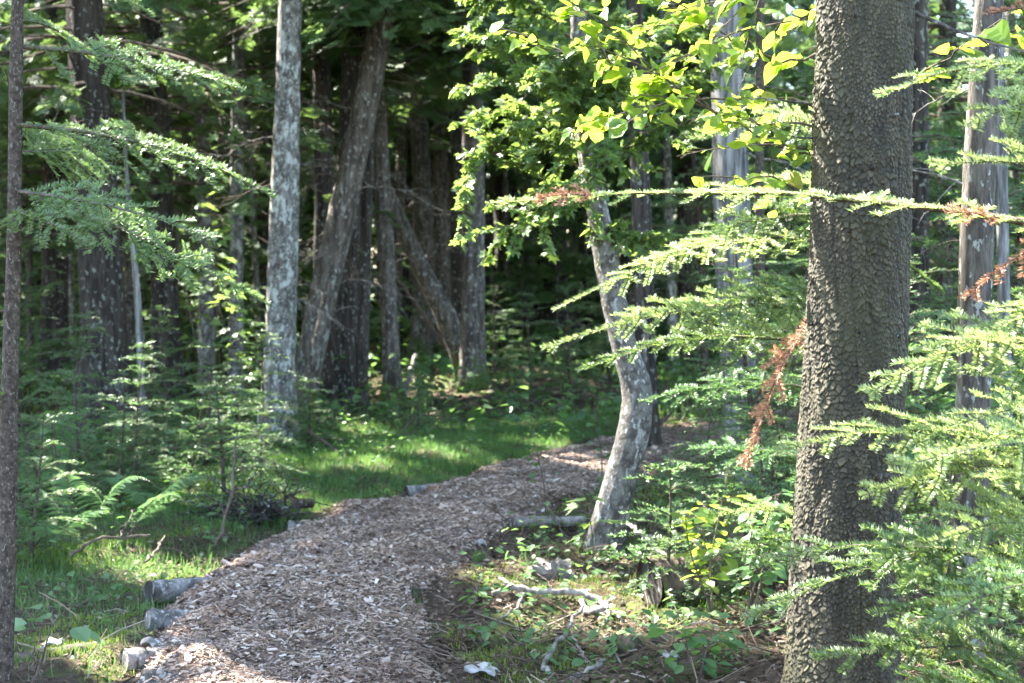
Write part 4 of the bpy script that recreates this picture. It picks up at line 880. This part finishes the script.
x = (855 - 512) / F_PX * 6.1; base = np.array([x, 6.1, float(g(x, 6.1))])
bt = empty('beech_sapling', base, 'young broadleaf tree behind the spruce with glowing lime green leaves overhead', 'tree')
mb = MB(); t = np.linspace(0, 1, 10); tubes(mb, np.stack([.02 * np.sin(t * 5), .02 * np.sin(t * 4), t * 4.2 - .05], -1), .022 * (1 - .7 * t), 8); mb.build('trunk', M['mid_bark'], bt, smooth=True)
leafy(bt, base, [
    [(855, 130, 6.1), (720, 110, 5.8), (640, 70, 5.6), (515, 38, 5.5)], [(855, 110, 6.1), (740, 98, 5.8), (650, 108, 5.6), (558, 132, 5.5)], [(855, 180, 6.1), (730, 120, 5.8), (665, 78, 5.7), (600, 15, 5.6)],
    [(855, 40, 6.1), (770, 60, 5.8), (700, 20, 5.7), (640, -10, 5.6)], [(855, 210, 6.1), (800, 190, 5.9), (760, 175, 5.8), (725, 185, 5.8)], [(855, 0, 6.1), (800, 20, 5.8), (740, 30, 5.7), (690, 55, 5.7)], [(855, -30, 6.1), (790, -20, 5.8), (730, 0, 5.6), (660, 15, 5.5)],
    [(855, 90, 6.1), (930, 70, 5.9), (980, 40, 5.8), (1020, 30, 5.8)], [(855, 170, 6.1), (800, 150, 5.7), (765, 135, 5.6), (735, 110, 5.6)]],
    OV, 'beech', .082, 26, 600, .07, 4)

# curved pale tree with a leafy crown
tree('maple_tree', 'curved pale trunk bending left as it rises beside the path, centre right', 'tree', 8.8, [(601, 552, 38), (609, 520, 35), (622, 470, 32), (633, 430, 32), (637, 396, 31), (625, 350, 26), (614, 300, 25), (605, 250, 24), (594, 190, 20), (583, 110, 20), (578, 0, 15)], 9, 'pale_bark', None, z0=5, nb=1, seed=40, crown=None, dead=0, sides=32, flare=1.12)
mt = bpy.data.objects['maple_tree']; mo = np.array(mt.location)
bare_branch(mt, mo, [at(637, 405, 9), at(640, 370, 8.9), at(646, 330, 8.8), at(642, 300, 8.8)], .03, 'pale_bark', 4, 0, 'branch')
leafy(mt, mo, [
    [(592, 190, 9.), (560, 150, 8.7), (510, 130, 8.6), (460, 185, 8.5)], [(588, 170, 9.), (560, 90, 8.6), (510, 80, 8.5), (458, 95, 8.4)], [(585, 120, 9.), (600, 100, 8.6), (615, 90, 8.4), (640, 120, 8.3)], [(590, 200, 9.), (560, 205, 8.7), (530, 215, 8.6), (500, 235, 8.5)],
    [(580, 100, 9.), (540, 50, 8.6), (500, 40, 8.5), (450, 30, 8.5)], [(590, 160, 9.), (580, 120, 8.6), (570, 95, 8.4), (545, 75, 8.2)], [(575, 40, 9.), (540, 10, 8.7), (520, -5, 8.6), (480, 0, 8.5)], [(590, 215, 9.), (600, 225, 8.8), (630, 235, 8.7), (660, 240, 8.6)], [(588, 180, 9.), (545, 180, 8.6), (520, 160, 8.6), (490, 145, 8.5)], [(588, 170, 9.), (620, 150, 8.7), (650, 130, 8.6), (690, 120, 8.5)], [(585, 110, 9.), (600, 60, 8.5), (610, 30, 8.3), (590, 5, 8.2)], [(588, 150, 9.), (560, 130, 9.3), (530, 110, 9.4), (480, 120, 9.5)], [(584, 130, 9.), (600, 150, 8.4), (590, 175, 8.3), (570, 190, 8.2)], [(584, 90, 9.), (630, 90, 9.2), (680, 80, 9.3), (730, 60, 9.3)], [(584, 60, 9.), (575, 70, 8.5), (560, 60, 8.4), (540, 70, 8.3)], [(585, 140, 9.), (620, 60, 8.8), (650, 40, 8.7), (690, 30, 8.7)]],
    MAP, 'maple', .050, 100, 650, .07, 13, .008, umin=452)

def seedling(label, u, v, Y, H, size, n, seed, tmpl=MAP, m='maple', lean=(0, 0), name='leafy_seedling', stems=1, mat_stem='twig'):
    x = (u - 512) / F_PX * Y; base = np.array([x, Y, float(g(x, Y))]); th = empty(name, base, label, 'seedling'); rng = np.random.default_rng(seed)
    wd = MB(); pos = []; X = []
    for s in range(stems):
        a = rng.uniform(0, 6.28); e = np.array([lean[0] + .25 * H * math.cos(a) * (stems > 1), lean[1] + .25 * H * math.sin(a) * (stems > 1), H * rng.uniform(.75, 1)])
        t = np.linspace(0, 1, 9); P = t[:, None] * e + np.stack([.03 * H * np.sin(t * 5 + s), .03 * H * np.sin(t * 4 + s), 0 * t], -1); tubes(wd, P, .006 * (1 - .6 * t), 6)
        for k in range(n):
            f = rng.uniform(.35, 1.) if k > 3 else 1; p = e * f; aa = rng.uniform(0, 6.28); d = np.array([math.cos(aa), math.sin(aa), rng.uniform(-.25, .3)]); pl = size * rng.uniform(.3, 1.1)
            tubes(wd, np.stack([p, p + d * pl * .5, p + d * pl]), np.full(3, .0012), 4); pos.append(p + d * pl); X.append(d + np.array([0, 0, -.3]))
    wd.build('stem', M[mat_stem], th, smooth=True); k = len(pos)
    lf = MB(); instance(lf, tmpl[0], tmpl[1], tmpl[2], np.array(pos), np.array(X), np.c_[rng.normal(0, .3, (k, 2)), np.ones(k)], size * rng.uniform(.6, 1.1, k)); lf.build('leaves', M[m], th)
    return th
seedling('maple seedling with a few broad leaves at the foot of the curved trunk', 592, 0, 8.4, .36, .10, 9, 1)
seedling('bright leafy shrub left of the spruce foot, lower right', 712, 0, 7.1, .62, .07, 26, 2, OV, 'beech', stems=3)
seedling('second bright leafy shrub pressed against the left side of the spruce', 748, 0, 6.9, .66, .07, 26, 3, OV, 'herb', stems=4)
seedling('big leaved seedling hanging its leaves over the dark debris at the lower left corner', 18, 0, 5.8, .30, .12, 6, 4, OV, 'fern', (.12, .0))
seedling('broad leaved shrub behind the left edge trunk', 52, 0, 10.0, .75, .08, 20, 5, OV, 'herb', stems=4)
seedling('leafy shrub over the dark hollow left of the snag', 95, 0, 11.5, .7, .09, 24, 6, OV, 'herb', stems=4)
seedling('sprig of leaves in front of the boldest lichen spotted trunk', 262, 0, 13.2, 1.9, .11, 26, 7, MAP, 'maple', stems=2)
seedling('slender seedling standing on the path side left of the curved trunk', 545, 0, 9.4, .62, .055, 16, 8, OV, 'herb', (-.06, 0))
seedling('thin seedling just left of the curved trunk, half across the path', 599, 0, 10.2, .8, .055, 20, 9, OV, 'herb')
seedling('leafy shrub on the sunny moss behind the grass', 425, 0, 18.5, .6, .13, 20, 10, OV, 'herb', stems=4)
seedling('low leafy plant at the bottom edge below the bright shrub', 700, 0, 6.2, .22, .08, 10, 11, OV, 'herb', stems=3)
seedling('leafy shrub under the pale furrowed trunk', 745, 0, 10.9, .7, .08, 24, 12, MAP, 'maple', stems=3)
seedling('tall sprig with light green leaves right of the left edge trunk', 190, 0, 14, 2.7, .10, 34, 13, MAP, 'maple', stems=2)
seedling('leafy bush filling the dark gap behind the right foreground fir', 950, 0, 7.4, 1.3, .08, 40, 14, OV, 'herb', stems=5)

# ------------------------------------------------------------------ ferns
def fern(label, u, Y, fronds, seed, name='fern'):
    fronds = [(a, L * 1.02, h) for a, L, h in fronds[:3]]
    x = (u - 512) / F_PX * Y; base = np.array([x, Y, float(g(x, Y))]); th = empty(name, base, label, 'fern', 'ferns left of the path'); rng = np.random.default_rng(seed)
    for a, L, h in fronds:
        t = np.linspace(0, 1, 24); P = np.stack([np.cos(a) * L * t, np.sin(a) * L * t, h * np.sin(t * 2.2) + .03], -1)
        mb = MB(); tubes(mb, P, np.linspace(.003, .001, 24), 5, m=1); T = nrm(np.gradient(P, axis=0)); B = nrm(np.cross(T, [0, 0, 1.])); U = np.cross(B, T)
        for sg in (1, -1):
            tt = np.linspace(.18, .99, 22) * 22.99; i = tt.astype(int); p = P[i] + (P[i + 1] - P[i]) * (tt - i)[:, None]; f = tt / 23
            ln = .36 * L * np.sin(np.clip((f - .05) * 1.1, 0, 1) ** .6 * np.pi * .96 + .08).clip(.04) * (1 - .35 * f)
            instance(mb, OVS[0], OVS[1], None, p, B[i] * sg + T[i] * .35 + rng.normal(0, .06, p.shape) + U[i] * -.1, U[i] + rng.normal(0, .12, p.shape), ln, wid=np.full(22, .2))
        mb.build('frond', [M['fern'], M['twig']], th)
fern('pale fern with fronds arching both ways, in the middle of the fern patch', 78, 9.1, [(3.3, .5, .36), (.3, .42, .36), (2.2, .4, .36), (5.4, .36, .30)], 1)
fern('fern with one broad frond reaching right over the grass', 122, 9.2, [(.12, .58, .36), (-.5, .46, .28), (2.9, .36, .3)], 2)
fern('small fern closest to the slender trunk at the left edge', 42, 8.8, [(.6, .4, .18), (3.6, .4, .2), (5, .35, .16), (1.9, .3, .2)], 3)
fern('low fern at the edge of the grass left of the dead twig tangle', 150, 10.2, [(.3, .4, .2), (2.8, .4, .2), (4.6, .35, .15)], 4)

# ------------------------------------------------------------------ logs, deadwood, stones
def log(name, label, cat, P0, P1, r, matn, seed, group=None, hollow=True, end='dark_bark'):
    P0 = np.array(P0, float) - [0, 0, .015]; P1 = np.array(P1, float) - [0, 0, .02]; rng = np.random.default_rng(seed)
    base = (P0 + P1) / 2; base[2] = float(g(base[0], base[1])); th = empty(name, base, label, cat, group)
    t = np.linspace(0, 1, 16); P = P0 + (P1 - P0) * t[:, None] + np.r_[np.zeros((1, 3)), rng.normal(0, r * .06, (14, 3)), np.zeros((1, 3))] - base
    trunk_mesh(P, r * np.linspace(1.03, .93, 16), seed, 24, 1., .035).build('bark', M[matn], th, smooth=True)
    d = nrm(P1 - P0)
    for e, sg in ((P[0], -1), (P[-1], 1)):
        B = nrm(np.cross(d, [0, .3, 1.])); N = np.cross(B, d); a = np.arange(20) / 20 * 6.2832
        ring = e + r * .97 * (np.cos(a)[:, None] * B + np.sin(a)[:, None] * N) - d * sg * .004; rin = e + r * .5 * (np.cos(a)[:, None] * B + np.sin(a)[:, None] * N) - d * sg * r * .08
        mb = MB(); j = np.arange(20); mb.add(np.vstack([ring, rin, (e - d * sg * r * .12)[None]]), Q=np.stack([j, (j + 1) % 20, 20 + (j + 1) % 20, 20 + j], -1), T=np.stack([20 + j, 20 + (j + 1) % 20, np.full(20, 40)], -1))
        mb.build('cut_end', M[end], th)
    return th
def gp(u, v, dz=0.): p = ground(u, v); p[2] = float(g(p[0], p[1])) + dz; return p
GL = 'short logs edging the path'
a = gp(150, 606, .085); log('log', 'grey round log with a dark sawn end, upper of two at the left path edge', 'log', a, a + np.array([.24, .2, -.01]), .055, 'log', 1, GL)
a = gp(147, 632, .06); log('log', 'grey rounded log below its neighbour at the left path edge', 'log', a, a + np.array([.2, .13, -.02]), .05, 'log', 2, GL, end='log')
a = gp(289, 534, .05); log('log', 'grey log at the left path edge under a small white topped chunk', 'log', a, a + np.array([.2, .1, -.02]), .045, 'log', 3, GL)
a = gp(292, 526, .12); log('wood_chunk', 'short brown wood chunk lying on a grey log by the path', 'wood chunk', a, a + np.array([.14, .02, .0]), .03, 'rot', 4)
a = gp(406, 496, .04); log('log', 'pale grey log end poking out of the far left path edge', 'log', a, a + np.array([.22, .14, .01]), .045, 'log', 5, GL)
a = gp(362, 511, .015); log('log', 'grey log half sunk in chips beside the grass', 'log', a, a + np.array([.22, .1, -.02]), .04, 'log', 6, GL)
a = gp(124, 662, .05); log('log', 'rounded log end standing out of the lower left path edge', 'log', a, a + np.array([.16, .10, .0]), .045, 'log', 7, GL, end='log')
a = gp(140, 690, .05); log('log', 'pale log end at the very bottom of the left path edge', 'log', a, a + np.array([.15, .05, -.02]), .045, 'log', 8, GL)
GF = 'fallen wood on the right bank'
a = gp(512, 530, .06); log('log', 'grey weathered log lying between the path and the curved trunk', 'log', a, a + np.array([.42, .12, -.01]), .03, 'dead_wood', 9, GF)
a = gp(560, 530, .05); log('log', 'dark mossy log behind the foot of the curved trunk', 'log', a, a + np.array([1.5, .5, -.02]), .05, 'rot', 10, GF)
a = gp(612, 655, .04); log('log', 'mossy half rotten log at the bottom edge, right of the pale driftwood', 'log', a, a + np.array([.42, .12, .02]), .05, 'rot', 11, GF)
a = gp(650, 606, .12); log('log', 'dark decayed log under the young firs', 'log', a, a + np.array([.75, .3, .02]), .12, 'rot', 12, GF)
a = gp(0, 668, .03); log('log', 'blackish rotting branch wood in the lower left corner', 'log', a, a + np.array([.5, .25, .03]), .035, 'rot', 13)

def dead_limb(name, label, lines, matn, seed=0, cat='branch', group=None):
    """lines: list of (pixel+depth points, r0, r1); several limbs of one fallen branch"""
    P0 = np.mean([at(*p) for p in lines[0][0]], 0); P0[2] = float(g(P0[0], P0[1])); mb = MB(); rng = np.random.default_rng(seed)
    for pts, r0, r1 in lines:
        P = smooth_path([at(*p) for p in pts], 16); P[1:-1] += rng.normal(0, .006, (14, 3)); P[:, 2] = np.maximum(P[:, 2], g(P[:, 0], P[:, 1]) + r1 * .5)
        tubes(mb, P - P0, np.linspace(r0, r1, 16) * (1 + .12 * rng.normal(0, 1, 16)), 9, cap=True)
    return tag(mb.build(name, M[matn], None, True), label, cat, group) if not setattr(mb, 'loc', P0) and False else _place(mb, name, matn, P0, label, cat, group)
def _place(mb, name, matn, P0, label, cat, group):
    o = mb.build(name, M[matn], None, True); o.location = [float(c) for c in P0]; return tag(o, label, cat, group)
dead_limb('fallen_branch', 'pale forked driftwood branch lying below the curved trunk', [
    ([(492, 594, 7.5), (515, 588, 7.5), (545, 592, 7.45), (575, 592, 7.45), (602, 600, 7.4)], .013, .016), ([(500, 577, 7.6), (508, 584, 7.5), (520, 590, 7.5)], .006, .012), ([(583, 600, 7.4), (592, 612, 7.2), (605, 606, 7.15)], .012, .016),
    ([(600, 600, 7.4), (607, 615, 7.2), (602, 628, 7.1)], .014, .008), ([(605, 602, 7.4), (616, 612, 7.25), (622, 622, 7.2)], .014, .008), ([(525, 592, 7.5), (518, 605, 7.35), (497, 620, 7.2)], .010, .004)], 'dead_wood', 1, group=GF)
dead_limb('fallen_branch', 'thin pale crooked stick lying below the forked driftwood', [([(583, 606, 7.2), (570, 628, 7.0), (553, 650, 6.6), (543, 664, 6.5), (552, 676, 6.35)], .008, .011), ([(570, 628, 7.), (580, 650, 6.75), (588, 662, 6.6)], .005, .003)], 'dead_wood', 2, group=GF)
dead_limb('fallen_branch', 'curved pale root piece at the bottom edge', [([(560, 690, 6.1), (575, 676, 6.25), (597, 668, 6.3), (605, 660, 6.4)], .011, .008)], 'dead_wood', 3, group=GF)
dead_limb('fallen_branch', 'grey stick slanting out of the firs behind the curved trunk', [([(668, 560, 8.0), (650, 540, 8.2), (628, 524, 8.6)], .014, .010)], 'dead_wood', 4, group=GF)
dead_limb('fallen_branch', 'dark stick leaning in the grass left of the path', [([(208, 556, 9.2), (218, 540, 9.1), (228, 510, 9.1), (234, 470, 9.2), (238, 432, 9.3)], .012, .005), ([(234, 470, 9.2), (250, 452, 9.1), (262, 440, 9.1)], .005, .002), ([(226, 515, 9.1), (216, 500, 9.0)], .004, .002), ([(230, 492, 9.1), (248, 485, 9.), (262, 470, 9.0)], .004, .002)], 'twig', 5)
dead_limb('fallen_branch', 'bent grey twig arching down onto the log by the path', [([(275, 470, 11.2), (295, 480, 11.), (304, 500, 10.8), (306, 520, 10.6)], .007, .005), ([(262, 480, 11.2), (285, 492, 11.), (302, 505, 10.8)], .005, .003)], 'twig', 6)
bl = []; rq = np.random.default_rng(55)
for _ in range(64):
    u0, v0 = 255 + rq.normal(0, 16), 518 + rq.normal(0, 5); a = rq.uniform(-2.9, -.2); l = rq.uniform(25, 75); y0 = 10.0 + rq.normal(0, .12)
    p = [(u0 + math.cos(a) * l * f + rq.normal(0, 3), v0 + math.sin(a) * l * f * .9 + 10 * f * f + rq.normal(0, 2), y0 + rq.normal(0, .06)) for f in (0, .33, .66, 1)]; bl.append((p, rq.uniform(.005, .011), .002))
dead_limb('dead_bush', 'dark tangle of dead brush right beside the left path edge', bl, 'dark_bark', 21, 'dead bush')
dead_limb('fallen_branch', 'grey stick resting in the grass right of the boldest lichen spotted trunk', [([(310, 432, 13.2), (330, 445, 12.9), (346, 456, 12.6)], .013, .009)], 'twig', 7)
dead_limb('fallen_branch', 'tangle of dead twigs on the far edge of the grass', [([(390, 462, 14.), (398, 440, 14.2), (412, 418, 14.6)], .014, .006), ([(398, 440, 14.2), (405, 455, 14.1), (402, 468, 13.9)], .008, .004), ([(400, 436, 14.3), (420, 432, 14.5), (432, 452, 14.3)], .008, .004), ([(412, 420, 14.6), (430, 410, 14.8), (437, 395, 15)], .006, .003)], 'twig', 8)
dead_limb('fallen_branch', 'mossy pale stump of a branch leaning on the sunny moss', [([(403, 395, 19), (411, 372, 19.2), (416, 355, 19.4)], .05, .03)], 'dead_wood', 9)
dead_limb('fallen_log', 'long dark pole lying level across the sunny moss', [([(360, 350, 26), (390, 351, 26), (440, 349, 26.3)], .07, .05)], 'rot', 10, 'log')
dead_limb('fallen_branch', 'bare twig standing up at the right path edge', [([(462, 620, 7.3), (475, 600, 7.3), (482, 580, 7.3), (484, 560, 7.3)], .004, .002), ([(482, 580, 7.3), (470, 570, 7.3), (463, 574, 7.25)], .003, .0015)], 'twig', 11)
dead_limb('fallen_branch', 'low twigs lying across the moss at lower left', [([(70, 556, 8.6), (95, 540, 8.6), (120, 537, 8.7), (150, 535, 8.8)], .010, .006), ([(145, 562, 8.4), (158, 548, 8.6), (165, 536, 8.8)], .009, .005), ([(120, 537, 8.7), (128, 522, 8.8), (134, 510, 8.9)], .006, .004)], 'twig', 12)
dead_limb('fallen_branch', 'thin bowed stem rising at the lower left corner', [([(42, 690, 5.9), (36, 665, 5.9), (26, 650, 5.9), (14, 640, 5.9)], .005, .002), ([(30, 690, 5.9), (36, 650, 6.), (42, 632, 6.)], .004, .002)], 'twig', 13)
dead_limb('fallen_branch', 'slender dead stem leaning over the path left of the curved trunk', [([(570, 540, 8.9), (556, 520, 9.), (546, 495, 9.2), (543, 470, 9.3)], .005, .002)], 'twig', 14)
dead_limb('fallen_branch', 'long bare pole leaning left to right behind the crossing trunks', [([(445, 345, 22), (420, 310, 22), (395, 275, 22), (372, 250, 22)], .03, .02)], 'twig', 15)
dead_limb('fallen_branch', 'broken dark stub slanting up at the bend of the path', [([(655, 428, 15), (664, 420, 15), (672, 412, 15)], .03, .014)], 'twig', 16)

def stump(label, u, v, h, r, seed, matn='rot', name='tree_stump'):
    p = gp(u, v); th_rng = np.random.default_rng(seed); mb = MB(); n = 28; a = np.arange(n) / n * 6.2832; prof = np.linspace(0, 1, 9)
    jag = h * (.55 + .4 * np.cos(a - 2.6 - seed) ** 3 + .10 * np.sin(a * 5 + seed) + th_rng.normal(0, .07, n)).clip(.25)
    V = [np.stack([np.cos(a) * r * (1.5 - .55 * f ** .4) * (1 + .14 * np.sin(5 * a + seed)), np.sin(a) * r * (1.5 - .55 * f ** .4) * (1 + .14 * np.sin(5 * a + seed)), jag * f - .03], -1) for f in prof]
    V += [np.stack([np.cos(a) * r * .6, np.sin(a) * r * .6, jag * .75 - .03], -1), np.stack([np.cos(a) * r * .12, np.sin(a) * r * .12, jag * 0 + h * .4], -1)]
    i = np.arange(len(V) - 1)[:, None] * n; j = np.arange(n)[None]; Q = np.stack([i + j, i + (j + 1) % n, i + n + (j + 1) % n, i + n + j], -1).reshape(-1, 4)
    mb.add(np.concatenate(V), Q=Q); o_ = mb.build(name, M[matn], None, True); o_.location = [float(c) for c in p]; return tag(o_, label, 'stump')
stump('broken brown stump with a jagged pale side, left of the curved trunk foot', 552, 574, .20, .075, 1, 'log').rotation_euler = (0.2, -.75, .4)
stump('upright brown rotten stump among the firs left of the spruce', 727, 560, .55, .07, 2)
stump('small dark rotten stub at the right path edge', 478, 560, .10, .07, 4)
stump('small broken stub standing in the chips at the right path edge', 415, 606, .12, .035, 5)
def bark_piece(label, u, v, L, W_, seed):
    p = gp(u, v, .03); rng = np.random.default_rng(seed); mb = MB(); n = 9; t = np.linspace(-1, 1, n); s = np.linspace(-1, 1, 7); S1, T1 = np.meshgrid(s, t, indexing='ij')
    e = 1 + .15 * np.sin(S1 * 5 + seed) + .1 * np.sin(T1 * 7 + seed)
    L *= .62; W_ *= .6; top = np.stack([S1 * L / 2 * e, T1 * W_ / 2 * e, .35 * W_ * (1 - T1 ** 2) + .01 * np.sin(S1 * 4 + seed)], -1); bot = top - np.array([0, 0, .006])
    i = np.arange(63).reshape(7, 9); Q = np.stack([i[:-1, :-1], i[1:, :-1], i[1:, 1:], i[:-1, 1:]], -1).reshape(-1, 4)
    mb.add(np.concatenate([top.reshape(-1, 3), bot.reshape(-1, 3)]), Q=np.vstack([Q, Q[:, ::-1] + 63]))
    edge = np.r_[i[0, :], i[1:, -1], i[-1, -2::-1], i[-2:0:-1, 0]]; mb.add(np.concatenate([top.reshape(-1, 3)[edge], bot.reshape(-1, 3)[edge]]), Q=[(k, (k + 1) % len(edge), len(edge) + (k + 1) % len(edge), len(edge) + k) for k in range(len(edge))])
    o_ = mb.build('bark_piece', M['birch'], None, True); o_.location = [float(c) for c in p]; o_.rotation_euler = (0, rng.normal(0, .15), rng.uniform(0, 6.28)); tag(o_, label, 'bark piece', 'white bark pieces')
bark_piece('white curl of birch bark at the bottom edge, right of the path', 483, 678, .19, .10, 1)
bark_piece('white bark scrap by the dark stub on the right path edge', 481, 548, .12, .07, 2)
bark_piece('white bark plate by the rotten log end, lower left path edge', 150, 652, .17, .10, 3)
bark_piece('white bark strip where the grass meets the chips, left edge', 233, 570, .16, .07, 4)
bark_piece('white bark strip on the grey log at the left path edge', 304, 522, .18, .06, 5)
bark_piece('small white scrap far along the left path edge', 448, 487, .14, .06, 6)
bark_piece('pale scrap lying in the leaf litter near the bottom, right', 672, 668, .10, .05, 7)
bark_piece('pale bark scrap on the dark debris at lower left', 52, 650, .14, .07, 8)
bark_piece('single greenish white leaf like scrap lying on the middle of the path', 277, 624, .07, .035, 9)
